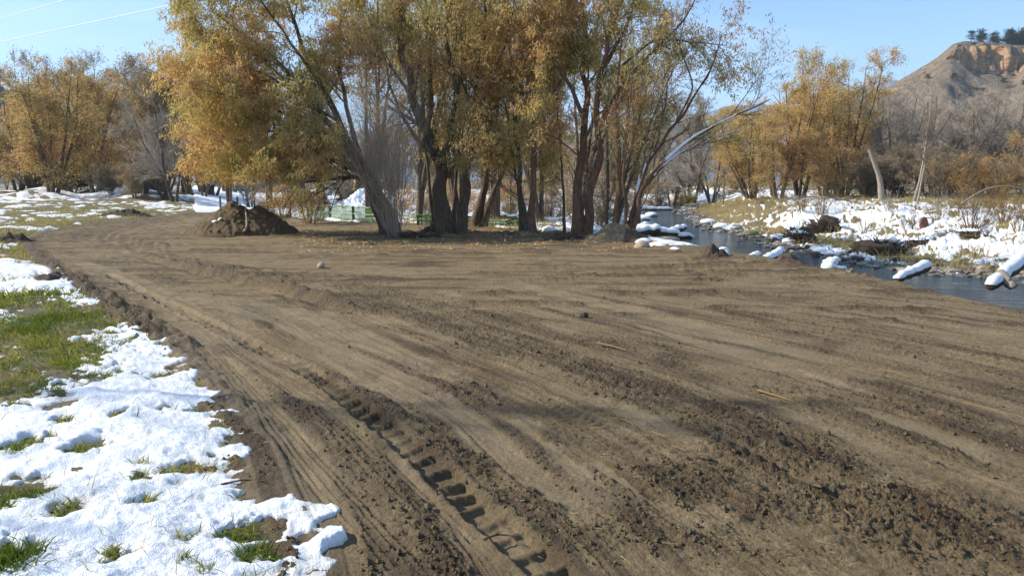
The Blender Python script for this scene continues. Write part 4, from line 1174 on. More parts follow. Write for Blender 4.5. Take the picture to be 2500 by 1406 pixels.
MG = "park trees across the snowy flat"
for px, Y, top, kind, lab in [
    (498, 84, 330, 'bare', "dark stout trunk standing in snow just past the bare clump"),
    (545, 150, 300, 'bare', "first of two thick grey trunks by the small green hut"),
    (572, 155, 310, 'bare2', "second thick grey trunk, touching the small green hut"),
    (612, 62, 330, 'bare', "crooked V-forked tree rising behind the dirt pile's peak"),
    (700, 120, 330, 'mixed', "hazy grey tree behind the gravel heap"),
    (770, 185, 340, 'mixed2', "grey woodland tree above the parked white car"),
    (840, 190, 330, 'mixed', "grey woodland tree above the dark parked cars"),
    (905, 180, 320, 'mixed2', "grey woodland tree behind the yellow loader"),
    (960, 190, 300, 'mixed', "grey woodland tree seen through the bare bush"),
    (1040, 170, 280, 'mixed2', "grey woodland tree between bush and thick dark willow"),
    (1120, 160, 290, 'mixed', "grey woodland tree behind the slim straight willow"),
    (1200, 170, 280, 'mixed2', "grey woodland tree behind the V of dark trunks"),
    (1260, 120, 300, 'slender', "slender leafy tree beside the red trailer"),
    (1325, 62, 230, 'slender', "slender leafy tree just past the red-brown trunk"),
    (1345, 55, 240, 'slender', "slender leafy tree by the snowy brush heap"),
    (1240, 48, 250, 'slender', "slender yellow-leaved tree just behind the sagging green fence"),
    (1205, 52, 260, 'slender', "slender leafy tree rising from brown grass behind the fence"),
    (1390, 80, 270, 'slender', "slender tree seen between sapling and pale trunk"),
    (1470, 85, 280, 'slender', "slender tree between the tall willow and the river mound clump"),
    (1350, 170, 290, 'mixed2', "grey woodland tree far behind the red-brown trunk"),
    (1430, 180, 300, 'mixed', "grey woodland tree far behind the tall willow"),
    (1500, 170, 290, 'mixed2', "grey woodland tree far behind the river mound"),
    (1580, 160, 290, 'mixed', "grey woodland tree above the upstream bank, under the snowy limbs"),
    (1650, 170, 230, 'mixed', "pale grey tree behind the upstream bend, tallest there"),
    (1600, 100, 300, 'slender', "thin dark tree on the snowy upstream bank, nearest the mound"),
    (1640, 112, 330, 'bare', "leaning dark tree on the upstream bank by a yellow-green shrub"),
    (1688, 108, 260, 'bare', "dark forked tree standing at the river's upstream bend"),
    (1738, 112, 290, 'bare2', "twin-stemmed dark tree at the tip of the upstream bank"),
    (1720, 175, 250, 'mixed2', "brown woodland tree behind the river's bend"),
    (1790, 180, 240, 'orange', "orange-brown tree at the back of the river's bend"),
    ]:
    plant(kind, px, 470, top, lab, Y=Y, group=MG, wide=.9 if kind == 'slender' else 1.15)

RG = "trees across the river"
for px, py, top, kind, lab, w, Y in [
    (1835, 484, 262, 'orange2', "low spreading orange willow overhanging the upstream water", 1.5, None),
    (1900, 492, 240, 'orange', "orange willow with leaning dark trunk above the dry slope", 1.25, 92),
    (1952, 492, 165, 'orange', "upright amber willow with bare tips at its top", 1.0, 95),
    (2060, 488, 100, 'orange2', "tallest orange willow across the river, rounded top against sky", .95, 100),
    (2110, 470, 190, 'orange', "rusty willow at the shoulder of the tallest orange one", 1.0, 112),
    (2010, 470, 215, 'orange', "amber willow filling between the two tall orange ones", 1.1, 108),
    (2190, 470, 215, 'bare2', "tangled grey bare tree just past the tallest orange willow", 1.1, 100),
    (2255, 470, 180, 'bare', "bare grey tree below the mesa's slope, twigs highest among greys", 1.0, 112),
    (2320, 470, 225, 'bare2', "grey bare tree at the middle of the thicket under the cliff", 1.2, 105),
    (2390, 470, 235, 'mixed', "grey-olive tree under the cliff's lower ledges", 1.1, 110),
    (2455, 465, 205, 'bare', "dark bare tree with upright forks before the hillside", 1.0, 98),
    (2500, 465, 240, 'bare', "dark bare tree at the thicket's outer end", 1.0, 98),
    (2285, 475, 200, 'bare', "tall bare grey tree with wispy upright twigs below the cliff corner", 1.1, 104),
    (2350, 475, 215, 'bare2', "broad bare grey tree filling the thicket under the cliff", 1.2, 100),
    (2425, 475, 225, 'bare2', "grey bare tree behind the ochre brush", 1.2, 102),
    (2160, 475, 235, 'bare', "bare grey tree crossing the rusty willow's shoulder", 1.2, 98),
    (2560, 470, 230, 'bare2', "bare tree past the thicket's outer end", 1.0, 100),
    (2350, 480, 375, 'brush', "ochre-brown brushy tree in front of the grey thicket", 1.2, 82),
    (2440, 480, 380, 'brush', "ochre-brown brush by the curved fallen pole", 1.2, 80),
    (2290, 480, 350, 'bushy', "grey brush between the leaning pale poles", 1.3, 84),
    (2200, 478, 345, 'bushy', "grey brush behind the broken pale snag", 1.3, 90),
    (2130, 478, 375, 'bushy', "rusty undergrowth at the foot of the tallest orange willow", 1.3, 90),
    (2500, 485, 370, 'bushy', "grey brush at the far end of the snowy bank", 1.3, 78),
    (2030, 484, 360, 'brush', "ochre undergrowth below the amber willows", 1.3, 90),
    (2600, 480, 300, 'brush', "ochre brush past the end of the snowy bank", 1.3, 85),
    ]:
    nm = {"brush": "brush_shrub", "bushy": "brush_shrub"}.get(kind, "tree")
    plant(kind, px, py, top, lab, name=nm, cat="shrub" if nm == "brush_shrub" else "tree", wide=w, Y=Y, group=RG)

# pale snag and leaning pale poles across the river
def pole_tree(label, pts, Y, r0, r1, mat, levels, name="snag", cat="dead tree", z0=None):
    lines = np.array([P(a, b, Y) for a, b in pts])
    lines[0, 2] = zat(lines[0, 0], lines[0, 1]) - .2
    root = thing(name, label, cat, tuple(lines[0]))
    q = resample(lines, 16); rad = np.linspace(r0, r1, 16)
    g = Geo(); tubes(g, q[None], rad[None] * (1 + .05 * np.sin(np.arange(16) * 2.1)), 9); link("trunk", g.mesh("trunk", offset=lines[0]), mat, root)
    if levels:
        bg = Geo(); cur, cr = q[None], rad[None]
        for l in levels:
            cur, cr, _ = grow(cur, cr, **l["g"]); tubes(bg, cur, cr, 3)
        link("branchwork", bg.mesh("branchwork", offset=lines[0]), mat, root)
pole_tree("thick pale barkless snag with a broken top, leaning on the snowy bank", [(2153, 492), (2148, 440), (2133, 395), (2122, 365)], 72, .30, .14, M_BARKL, [lv(3, .7, 1, .4, 1.0, .5, 1.5, 4, .2, (0, 0, .05), 3, .3)])
pole_tree("slender pale leaning tree with a sparse top, next to the snag", [(2228, 500), (2248, 430), (2268, 300), (2278, 200)], 74, .14, .035, M_BARKL, [lv(26, .35, 1, .4, 1.0, 1.0, 3.2, 5, .12, (0, 0, .08), 3), lv(9, .1, 1, .3, .9, .5, 1.3, 3, .12, (0, 0, .04), 3), lv(6, .1, 1, .3, .9, .3, .7, 2, .12, (0, 0, .0), 3)], "pale_tree", "tree")
pole_tree("thin pale pole leaning out of the brown grass past the snag", [(2236, 520), (2258, 400)], 62, .10, .05, M_BARKL, [lv(4, .5, 1, .4, .9, .5, 1.5, 3, .12, (0, 0, .08), 3)])
pole_tree("curved bleached branch arching over the ochre brush", [(2330, 505), (2390, 470), (2440, 455), (2500, 460), (2540, 470)], 60, .09, .03, M_BARKL, [lv(8, .2, 1, .4, .9, .5, 1.5, 3, .12, (0, 0, .08), 3)], "fallen_branch", "branch")

SG = "bare shrubs on the snowy bank"
for px, py, H, W, n, lab, mt in [
    (2372, 566, 3.3, 2.6, 46, "largest bare red-stemmed willow shrub fanning up from the snow", M_TWIG),
    (2005, 528, 2.6, 1.8, 30, "bare shrub above the dark root heap, near the dry slope", M_TWIG),
    (1960, 520, 2.2, 1.2, 18, "small bare shrub at the top of the snowy cut bank", M_TWIG),
    (2110, 575, 1.6, 1.0, 14, "low wispy shrub beside the big dark root hole", M_TWIG),
    (2215, 560, 1.5, 1.4, 16, "low wispy shrub beside the red slab", M_TWIG),
    (2290, 540, 2.2, 1.6, 22, "bare shrub standing just behind the largest red-stemmed one", M_TWIGG),
    (2450, 545, 2.6, 2.0, 26, "ochre-twigged shrub past the largest red-stemmed one", M_TWIGO),
    (2490, 570, 1.6, 1.5, 18, "ochre-twigged low shrub by the river stones", M_TWIGO),
    (1905, 500, 2.0, 1.4, 16, "bare shrub under the leaning dark willow trunk", M_TWIG),
    (1855, 500, 1.5, .9, 10, "row of dry stalks at the crest of the dry slope", M_TWIG),
    (2170, 520, 1.8, 1.3, 16, "bare grey shrub in front of the thick pale snag", M_TWIGG),
    ]:
    shrub("bare_shrub", lab, "shrub", at(px, py), H, W, n, mt, group=SG, r=.016, forks=4, twigl=.3, curve=.03)
shrub("twiggy_shrub", "reddish-brown brush heap behind the dirt pile by the fence posts", "shrub", (*P(690, 530, 36)[:2], zat(*P(690, 530, 36)[:2])), 1.9, 2.4, 60, M_TWIGO, M_LEAFO, 1500, .3, r=.010, forks=6, leafL=.08, curve=-.03)
shrub("twiggy_shrub", "thin green-stemmed shrub at the foot of the upstream mound", "shrub", at(1545, 560), 1.3, 1.5, 26, M_TWIG, r=.010, curve=.02)
shrub("twiggy_shrub", "yellow-green shrub on the upstream bank by the leaning dark tree", "shrub", (*P(1682, 470, 106)[:2], zat(*P(1682, 470, 106)[:2])), 2.6, 1.8, 30, M_TWIG, M_LEAF, 3000, -.4, r=.02, leafL=.2)

# ------------------------------------------------------------------ mesa, far ridge, wooded hill
def hill(name, pxs, crest_px, Yc, Y0, Yb, zbase, mat, cliff=None, nu=220, nv=110, seed=0, rough_=1.0):
    us = np.linspace(pxs[0], pxs[-1], nu); cz = np.interp(us, pxs, crest_px)
    V = np.concatenate([np.linspace(0, 1, nv), np.linspace(1.02, 1.9, 30)])
    X = np.zeros((len(V), nu)); Yv = np.zeros_like(X); Z = np.zeros_like(X)
    H = np.array([P(u, c, Yc)[2] for u, c in zip(us, cz)]) - zbase
    sl = (us - CX) / F
    for i, v in enumerate(V):
        yy = Y0 + (Yc - Y0) * v if v <= 1 else Yc + (Yb - Yc) * (v - 1) / .9
        Yv[i] = yy; X[i] = sl * yy * 1.0
        if v <= 1:
            p = v ** 1.15
            if cliff is not None:
                c0 = cliff(us)
                base_ = .80 * (v / .93) ** 1.1 if v < .93 else None
                smooth_ = v ** 1.15
                step = np.where(v < .93, .76 * (v / .93) ** 1.1, .76 + .19 * sm(.93, .955, np.full(nu, v)) + .05 * np.clip((v - .955) / .045, 0, 1))
                p = smooth_ * (1 - c0) + step * c0
            Z[i] = zbase + H * p
        else:
            Z[i] = zbase + H * (1 + .04 * (v - 1))
    n = fbm(X / 38, Yv / 38, 5, seed + 600); gul = fbm(X / 16, Yv / 90, 3, seed + 620)
    env = (sm(0, .25, V) * (1 - .85 * sm(.85, 1.0, V)))[:, None]
    Z += (n * 5.0 + gul * 3.0) * env * rough_
    strat = fbm(X / 6, Z / 2.2, 4, seed + 640) + .8 * fbm(X / 14, Z / 40, 3, seed + 650)
    Yv = Yv + (strat * 7.0 * sm(.9, .94, V)[:, None] * sm(1.0, .97, V)[:, None]) * rough_
    g = Geo(); a = (np.arange(len(V) - 1)[:, None] * nu + np.arange(nu - 1)[None]); f = np.stack([a, a + 1, a + nu + 1, a + nu], -1).reshape(-1, 4)
    g.add(np.stack([X, Yv, Z], -1).reshape(-1, 3), f)
    link(name, g.mesh(name), mat, kind="structure")
    return X, Yv, Z
def mesa_mat():
    m, nt, b, out = mat_new("mesa_slope")
    ge = N_(nt, "ShaderNodeNewGeometry"); sx = N_(nt, "ShaderNodeSeparateXYZ"); nt.links.new(ge.outputs["True Normal"], sx.inputs[0])
    v = coords(nt); n1 = noise(nt, v, .12, 6, .65); n2 = noise(nt, v, .5, 5, .7); n3 = noise(nt, coords(nt, (.3, .3, 1.6)), .5, 5, .65)
    scrub = ramp(nt, n2, [(0.3, (0.090, 0.070, 0.042)), (0.5, (0.20, 0.150, 0.095)), (0.72, (0.30, 0.235, 0.155))])
    scrub = mixc(nt, ramp(nt, n1, [(.5, (0, 0, 0)), (.62, (.8, .8, .8))]), scrub, (0.10, 0.10, 0.07))
    rock = ramp(nt, n3, [(0.3, (0.20, 0.08, 0.05)), (0.45, (0.46, 0.26, 0.13)), (0.7, (0.58, 0.40, 0.23))])
    fac = ramp(nt, sx.outputs[2], [(0.42, (1, 1, 1)), (0.60, (0, 0, 0))])
    nt.links.new(mixc(nt, fac, scrub, rock), b.inputs["Base Color"]); b.inputs["Roughness"].default_value = 1.0
    bump(nt, b, n2, 1.0, 1.5)
    return m
M_MESA = mesa_mat()
mx_, my_, mz_ = hill("mesa", [1960, 2060, 2140, 2200, 2260, 2292, 2320, 2400, 2500, 2620, 2800, 3000], [330, 270, 215, 180, 138, 108, 100, 107, 112, 100, 95, 95], 520, 290, 900, -1.2, M_MESA, lambda u: sm(2255, 2360, u) * (1 - .75 * sm(2440, 2480, u) + .75 * sm(2500, 2520, u)))
M_FAR = simple_mat("haze_blue_ridge", (0.17, 0.23, 0.31), 1.0, .2, .004, world_space=True)  # blue of the distance haze is put into this base colour
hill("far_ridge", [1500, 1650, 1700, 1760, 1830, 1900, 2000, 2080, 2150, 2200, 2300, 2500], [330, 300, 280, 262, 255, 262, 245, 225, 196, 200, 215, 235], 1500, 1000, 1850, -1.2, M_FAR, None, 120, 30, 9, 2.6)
M_WOODHILL = simple_mat("wooded_slope", (0.055, 0.075, 0.075), 1.0, .5, .05, world_space=True)
hx, hy, hz = hill("wooded_hill", [-500, -200, -60, 0, 30, 60, 100, 160, 260], [150, 165, 185, 196, 205, 232, 262, 300, 400], 620, 400, 900, -1, M_WOODHILL, None, 120, 50, 14, 1.4)

def pine_mesh(seed):
    g = Geo(); lg = Geo(); H = 8.0
    z = np.linspace(-.3, H * .92, 6); tubes(g, np.stack([.1 * np.sin(z), .1 * np.cos(z), z], 1)[None], np.linspace(.22, .05, 6)[None], 6)
    n = 16; hh = R.uniform(.28, .97, n) * H; aa = R.uniform(0, 6.28, n); ll = (1.08 - hh / H) * R.uniform(1.8, 3.8, n) + .4
    tip = np.stack([np.cos(aa) * ll, np.sin(aa) * ll, hh + R.uniform(-.2, .7, n)], 1); st = np.stack([aa * 0, aa * 0, hh - .3], 1)
    pts = np.stack([st, (st + tip) / 2 + [0, 0, .15], tip], 1); tubes(g, pts, np.tile([.06, .04, .02], (n, 1)), 4)
    c = pts[:, 1:].reshape(-1, 3)[np.repeat(np.arange(2 * n), 42)]
    p = c + R.normal(size=c.shape) * [.80, .80, .42]
    add_leaves(lg, p, R.normal(size=p.shape) + [0, 0, .3], R.uniform(.35, .65, len(p)), R.uniform(.16, .30, len(p)), R.uniform(0, 1, len(p)))
    a = g.mesh("pine_trunk"); a.materials.append(M_BARK); b_ = lg.mesh("pine_crown", smooth=False); b_.materials.append(M_NEEDLE)
    return a, b_
PINES = [pine_mesh(i) for i in range(3)]
def surf(X, Yv, Z, px, Y):
    x = (px - CX) / F * Y
    i = np.argmin((X - x) ** 2 + (Yv - Y) ** 2)
    return np.array([X.ravel()[i], Yv.ravel()[i], Z.ravel()[i]])
first_pines = ["wind-shaped pine standing first at the mesa's cliff edge", "second pine from the cliff edge, taller than the first", "pine with open crown, third from the cliff edge"]
for i, (px, Y, s) in enumerate([(2334, 528, .75), (2355, 530, .95), (2385, 530, .85), (2398, 536, .7), (2412, 532, 1.05), (2428, 528, 1.1), (2441, 540, 1.0), (2446, 534, 1.15), (2464, 530, 1.0), (2476, 526, 1.2), (2489, 532, 1.25), (2500, 524, 1.3),
                                (2512, 530, 1.2), (2530, 528, 1.1), (2420, 545, 1.1), (2470, 548, 1.2), (2492, 545, 1.2), (2446, 550, 1.1), (2368, 540, .8), (2405, 548, .95), (2434, 545, 1.0), (2457, 542, 1.1), (2482, 538, 1.1), (2505, 540, 1.2), (2345, 545, .7)]):
    q = surf(mx_, my_, mz_, px, Y)
    lab = first_pines[i] if i < 3 else "dark pine in the dense stand along the mesa rim"
    root = thing("pine_tree", lab, "pine tree", tuple(q), R.uniform(0, 6), "pines on the mesa rim")
    root.scale = (s * 1.5, s * 1.5, s * 1.25)
    a, b_ = PINES[i % 3]; link("trunk", a, None, root); link("crown", b_, None, root)
for i in range(16):
    px = R.uniform(-60, 60); Y = R.uniform(560, 625); q = surf(hx, hy, hz, px, Y)
    root = thing("pine_tree", "dark pine on the wooded hill behind the russet willow", "pine tree", tuple(q), R.uniform(0, 6), "pines on the wooded hill")
    s = R.uniform(1.0, 1.6); root.scale = (s, s, s)
    a, b_ = PINES[i % 3]; link("trunk", a, None, root); link("crown", b_, None, root)
JUN = [(2372, 455), (2420, 470), (2470, 440), (2300, 470), (2240, 480), (2498, 470), (2350, 400)]
for i, (px, Y) in enumerate(JUN):
    q = surf(mx_, my_, mz_, px, Y)
    root = thing("juniper", ["round dark juniper clinging below the pale cliff", "dark juniper on the ledge under the red rock", "juniper on the outer mesa slope", "juniper low on the mesa's bare shoulder", "juniper nearest the mesa's foot line", "juniper at the cliff's outer corner", "juniper midway down the scree slope"][i], "juniper", tuple(q), R.uniform(0, 6), "junipers on the mesa slope")
    root.scale = (.8, .8, .5); a, b_ = PINES[i % 3]; link("trunk", a, None, root); link("crown", b_, None, root)

# far woodland that closes the flat on every side: one mass of trunks, twigs and a few leaves
g = Geo(); lg = Geo()
n = 520; a = R.uniform(-.95, .95, n); r = R.uniform(215, 330, n); x = r * np.sin(a); y = r * np.cos(a)
keep = sdpoly(x, y, RIVER) > 3; x, y, r = x[keep], y[keep], r[keep]; n = len(x)
z = Hb(x, y); H = R.uniform(8, 15, n)
st = np.stack([x, y, z - .3], 1); tp = st + np.stack([R.normal(size=n) * .8, R.normal(size=n) * .8, H], 1)
spikes(g, st, tp, .28)
k = 26; idx = np.repeat(np.arange(n), k); t = R.uniform(.15, .95, n * k); s0 = st[idx] + (tp[idx] - st[idx]) * t[:, None]
d_ = nrm(R.normal(size=(n * k, 3)) + [0, 0, .9]); spikes(g, s0, s0 + d_ * (R.uniform(1.5, 4.5, n * k) * (1.2 - t))[:, None], .075)
link("far_woods", g.mesh("far_woods", smooth=False), M_TWIGG, kind="stuff")
k = 60; idx = np.repeat(np.arange(n), k); t = R.uniform(.2, 1, n * k); p = st[idx] + (tp[idx] - st[idx]) * t[:, None] + R.normal(size=(n * k, 3)) * [1.7, 1.7, .8]
add_leaves(lg, p, R.normal(size=p.shape), R.uniform(.4, .9, n * k), R.uniform(.2, .45, n * k), np.clip(R.rand(n)[idx] * .7 + R.rand(n * k) * .3, 0, 1))
link("far_foliage", lg.mesh("far_foliage", smooth=False), M_LEAFT, kind="stuff")
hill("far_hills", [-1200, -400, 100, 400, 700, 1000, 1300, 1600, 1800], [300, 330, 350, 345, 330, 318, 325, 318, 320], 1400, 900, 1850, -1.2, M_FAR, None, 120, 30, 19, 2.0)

FG = "brush on the flat between the grove's trunks"
for i, (px, Y, top, kind, lab) in enumerate([(985, 48, 455, 'brush', "ochre brush seen under the bare bush"), (1045, 55, 450, 'bushy', "grey brush just past the thick dark willow"), (1120, 60, 440, 'brush', "ochre brush beyond the straight railing"),
    (1195, 46, 462, 'brush', "rust-tinged brush by the snow-lined logs"), (1250, 58, 450, 'bushy', "grey brush near the red trailer"), (1335, 50, 455, 'bushy', "grey brush over the dead log heap"),
    (1395, 62, 450, 'brush', "ochre brush past the thin sapling"), (1465, 56, 452, 'bushy', "grey brush between tall willow and mound"), (1530, 85, 440, 'brush', "ochre brush on the upstream bank"), (1610, 104, 445, 'bushy', "grey brush on the upstream bank"),
    (1090, 85, 430, 'bushy', "distant grey brush behind the straight railing"), (1290, 90, 430, 'brush', "distant ochre brush beside the pale shed"), (1430, 95, 425, 'bushy', "distant grey brush behind the tall willow"), (850, 90, 440, 'bushy', "thin brush near the ploughed snow"), (690, 70, 450, 'brush', "brush before the gravel heap")]):
    plant(kind, px, 500, top, lab, "brush_shrub", "shrub", 1.5, FG, Y=Y)
# ------------------------------------------------------------------ soil heaps, stones, logs
M_PILE = make_dirt(); M_PILE.name = "heaped_soil"
M_DARKSOIL = simple_mat("root_soil", (0.075, 0.050, 0.030), 1.0, .5, 9.0, bmp=.8)
M_TANSOIL = simple_mat("dry_root_soil", (0.23, 0.165, 0.09), 1.0, .4, 9.0, bmp=.8)
M_ROCKT = simple_mat("tan_stone", (0.36, 0.28, 0.20), .85, .25, 5, bmp=.4)
M_ROCKG = simple_mat("grey_stone", (0.20, 0.18, 0.155), .85, .4, 5, bmp=.4)
M_ROCKR = simple_mat("red_stone", (0.17, 0.065, 0.045), .85, .4, 3, bmp=.4)
M_WOODCUT = simple_mat("cut_wood", (0.34, 0.22, 0.11), .85, .3, 12, bmp=.3)

def heap_mesh(center, rx, ry, hfun, n=90, clod=.05, seed=0, extra=None, name="heap"):
    u = np.linspace(-1, 1, n); X, Y = np.meshgrid(u * rx, u * ry, indexing='ij')
    Z = hfun(X, Y)
    c, k = cells((X + seed) / .13, Y / .13, seed + 3)
    nn = fbm((X + seed) / .35, Y / .35, 4, seed + 700)
    act = sm(-.03, .12, Z)
    Z = Z + act * (clod * 1.1 * np.clip(.8 - c, 0, 1) * (k > .4) + clod * nn + clod * .5 * fbm(X / .09, Y / .09, 3, seed + 720))
    base = Hb(X + center[0], Y + center[1])
    Zw = np.where(Z > 0, Z + base, base - .15 + np.maximum(Z, -.3))
    g = Geo(); a = (np.arange(n - 1)[:, None] * n + np.arange(n - 1)[None]); f = np.stack([a, a + n, a + n + 1, a + 1], -1).reshape(-1, 4)
    g.add(np.stack([X, Y, Zw - center[2]], -1).reshape(-1, 3), f)
    me = g.mesh(name)
    for kk, arr in (("wet", np.clip(.55 + .5 * nn, 0, 1)), ("smoothed", np.zeros_like(X)), ("rough", np.ones_like(X))):
        at_ = me.attributes.new(kk, 'FLOAT', 'POINT'); at_.data.foreach_set("value", arr.ravel().astype(np.float32))
    return me, X, Y, Zw
pc = P(600, 560, 25.4); pc[2] = 0.0
def pile_h(X, Y):
    a = 1.10 - np.hypot(X + .36, (Y + .02) * .92) * .73
    b = .93 - np.hypot((X - .42), (Y - .02) * 1.0) * .70
    c = .42 - np.hypot(X + 1.15, (Y + .3)) * .50
    e = .80 - np.abs(Y + .05) * .95 - np.maximum(np.abs(X - .05) - .45, 0) * 1.2
    r = np.maximum(np.maximum(a, b), np.maximum(c, e))
    return np.where(r > .95, .95 + (r - .95) * .6, r) - .02
root = thing("dirt_pile", "two-peaked pile of dark dug soil standing on the clearing", "dirt pile", tuple(pc))
me, X, Y, Zp = heap_mesh(pc, 2.3, 2.1, pile_h, 130, .055, 1, name="soil_heap")
link("soil_heap", me, M_PILE, root)
g = Geo()
for (px, py, w, hh, yo) in [(520, 551, .17, .05, -.95), (535, 548, .12, .05, -.9), (582, 497, .10, .03, -.25)]:
    c = P(px, py, pc[1] + yo); i = np.argmin((X + pc[0] - c[0]) ** 2 + (Y + pc[1] - c[1]) ** 2); zz = Zp.ravel()[i]
    t = np.linspace(0, 1, 9); p = np.stack([c[0] + (t - .5) * w * 2.2, c[1] + .1 * np.sin(t * 5), zz + .01 + (t - .5) * .12], 1) - pc
    g = Geo(); tubes(g, p[None], (np.sin(t * math.pi) * hh + .004)[None], 8); link("snow_patch", g.mesh("snow_patch"), M_SNOW, root)
def stick(name, label, pts, r0, r1, mat, cat="stick", K=6, forks=0, group=None):
    pts = np.asarray(pts, float); b = pts[0]
    q = resample(pts - b, 12); g = Geo(); rad = np.linspace(r0, r1, 12) * (1 + .15 * np.sin(np.arange(12) * 1.9))
    rad[0] *= .6; rad[-1] = .001
    tubes(g, q[None], rad[None], K)
    if forks:
        c, cr, _ = grow(q[None], rad[None], forks, .2, .9, .4, 1.1, np.linalg.norm(q[-1]) * .15, np.linalg.norm(q[-1]) * .4, 4, .2, (0, 0, .05), .6)
        tubes(g, c, cr, 4)
    o = link(name, g.mesh(name), mat, None, tuple(b)); o["label"] = label; o["category"] = cat
    if group: o["group"] = group
    return o
stick("root", "pale root hanging down the front of the two-peaked dirt pile", [P(596, 566, pc[1] - 1.35), P(602, 555, pc[1] - 1.12), P(603, 540, pc[1] - .95), P(601, 522, pc[1] - .62), P(598, 506, pc[1] - .38)], .045, .03, M_BARKL, "root", 7)
stick("twig", "thin twig sticking out of the top of the dirt pile", [P(604, 506, pc[1] - .2), P(596, 492, pc[1] - .2), P(593, 484, pc[1] - .15)], .012, .006, M_BARK, "twig", 5)

def stone_mesh(name, r, squash=(1, 1, .7), seed=0, sub=2, mat=None, rough_=.18):
    import bmesh
    bm = bmesh.new(); bmesh.ops.create_icosphere(bm, subdivisions=sub, radius=1.0)
    rs = np.random.RandomState(seed)
    dirs = nrm(rs.normal(size=(7, 3))); amp = rs.uniform(-1, 1, 7)
    for v in bm.verts:
        d = np.array(v.co); k = 1 + rough_ * float(sum(a * max(0, d @ q) ** 2 for a, q in zip(amp, dirs))) + rough_ * .4 * rs.uniform(-1, 1)
        v.co = Vector(d * k * r * np.array(squash))
    me = bpy.data.meshes.new(name); bm.to_mesh(me); bm.free()
    for p in me.polygons: p.use_smooth = sub > 1
    if mat: me.materials.append(mat)
    return me
def boulder(label, px, py, Y, r, mat, squash=(1, 1, .7), seed=0, snow=0.0, name="boulder", cat="boulder", z=None, group=None, rough_=.18):
    c = P(px, py, Y)
    if z is not None: c[2] = z
    root = thing(name, label, cat, tuple(c), R.uniform(0, 6), group)
    link("stone", stone_mesh("stone", r, squash, seed, 3, mat, rough_), None, root)
    if snow:
        cap = stone_mesh("snow_cap", r * 1.04, (squash[0] * .97, squash[1] * .97, squash[2] * .8), seed + 1, 3, M_SNOW, .10)
        link("snow_cap", cap, None, root, (0, 0, r * squash[2] * snow))
    return root
boulder("round tan boulder at the soil edge beside the snowy boulders", 1570, 600, 19.9, .19, M_ROCKT, (1.1, 1, .8), 1, z=.02)
boulder("snow-capped boulder leaning behind the round tan boulder", 1572, 592, 21.3, .26, M_ROCKG, (1, 1, .9), 2, .30, z=-.10)
boulder("broad snow-covered boulder just past the round tan one", 1606, 606, 20.3, .27, M_ROCKG, (1.35, 1, .7), 3, .34, z=-.10)
boulder("small snow-topped rock at the brink below the broad snowy boulder", 1648, 617, 19.3, .14, M_ROCKG, (1.4, 1, .8), 4, .35, z=-.04)
boulder("snow-covered boulder between the red-brown trunk and the sapling", 1338, 556, 26.0, .26, M_ROCKG, (1, 1, .9), 5, .35, z=-.05)
boulder("lone pale fist-sized rock lying on the track bend", 783, 653, 15.3, .075, M_ROCKT, (1.1, 1, .85), 6, z=.05, name="rock", cat="rock")
boulder("small dark clod standing alone on the smooth soil", 1425, 779, 9.65, .05, M_DARKSOIL, (1.1, 1, .9), 7, z=.03, name="soil_clod", cat="clod", rough_=.5)
boulder("brown rock half sunk in the water past the snowy logs", 1628, 588, 46.0, .7, M_ROCKT, (1.2, .8, .5), 8, z=-1.75)
boulder("mossy flat boulder in the upstream water", 1690, 503, 104, .9, M_ROCKT, (1.5, 1, .5), 9, z=-1.7)
boulder("large tan boulder on the upstream snowy bank", 1655, 484, 114, 1.1, M_ROCKT, (1.2, 1, .8), 10, z=-1.1)
boulder("mossy yellow stone at the water's edge under the cut bank", 1832, 578, 50, .5, simple_mat("mossy_stone", (.16, .15, .04), .9, .4, 3), (1.1, 1, .6), 11, z=-1.7)
boulder("rust-red slab tilted out of the snow", 2255, 553, 44, .5, M_ROCKR, (.75, .3, .8), 12, z=zat(*P(2255, 553, 44)[:2]) + .25, name="rock_slab", cat="rock")
for i, (px, py, Y, r) in enumerate([(1545, 548, 66, .5), (1566, 541, 70, .6), (1590, 534, 76, .6), (1900, 597, 46, .45), (1926, 606, 44, .4), (1760, 563, 58, .45), (1795, 570, 55, .5), (1728, 548, 64, .5), (1995, 632, 38, .35)]):
    boulder("dark wet stone along the river margin, partly snowed over", px, py, Y, r, M_ROCKG, (1.3, 1, .6), 20 + i, .3, z=-1.72, group="wet stones along the river margin", name="river_stone", cat="stone")

def soil_mound(name, label, cat, px, py, Y, rx, ry, h, mat, seed, clod=.05, z=None, n=60, lop=0.0):
    c = P(px, py, Y); c[2] = zat(c[0], c[1]) if z is None else z
    def hf(X, Yy):
        q = (X / rx) ** 2 + (Yy / ry) ** 2
        return h * (1.15 * np.exp(-q * 2.2) - .13 + .35 * fbm((X + seed) / (rx * .6), Yy / (ry * .6), 2, seed + 740) * np.exp(-q * 1.5)) + lop * X * np.exp(-q * 2)
    me, X, Yy, Zw = heap_mesh(c, rx * 1.25, ry * 1.25, hf, n, clod, seed, name=name)
    o = link(name, me, mat, None, tuple(c)); o["label"] = label; o["category"] = cat
    return o, X + c[0], Yy + c[1], Zw
soil_mound("earth_mound", "crumbling tan earth mound around the foot of the riverside willow clump", "earth mound", 1500, 592, 22.2, 1.05, .9, .42, M_TANSOIL, 2, .07)
soil_mound("earth_mound", "dark shaded soil heap on the water side of the willow clump's mound", "earth mound", 1545, 596, 21.8, .55, .6, .30, M_DARKSOIL, 3, .06)  # separate dark-coloured heap paints the unlit side of the tan mound
soil_mound("root_debris", "low heap of torn roots and dark soil at the foot of the grey bush", "debris", 1020, 574, 23.6, 1.0, .35, .12, M_DARKSOIL, 4, .05)
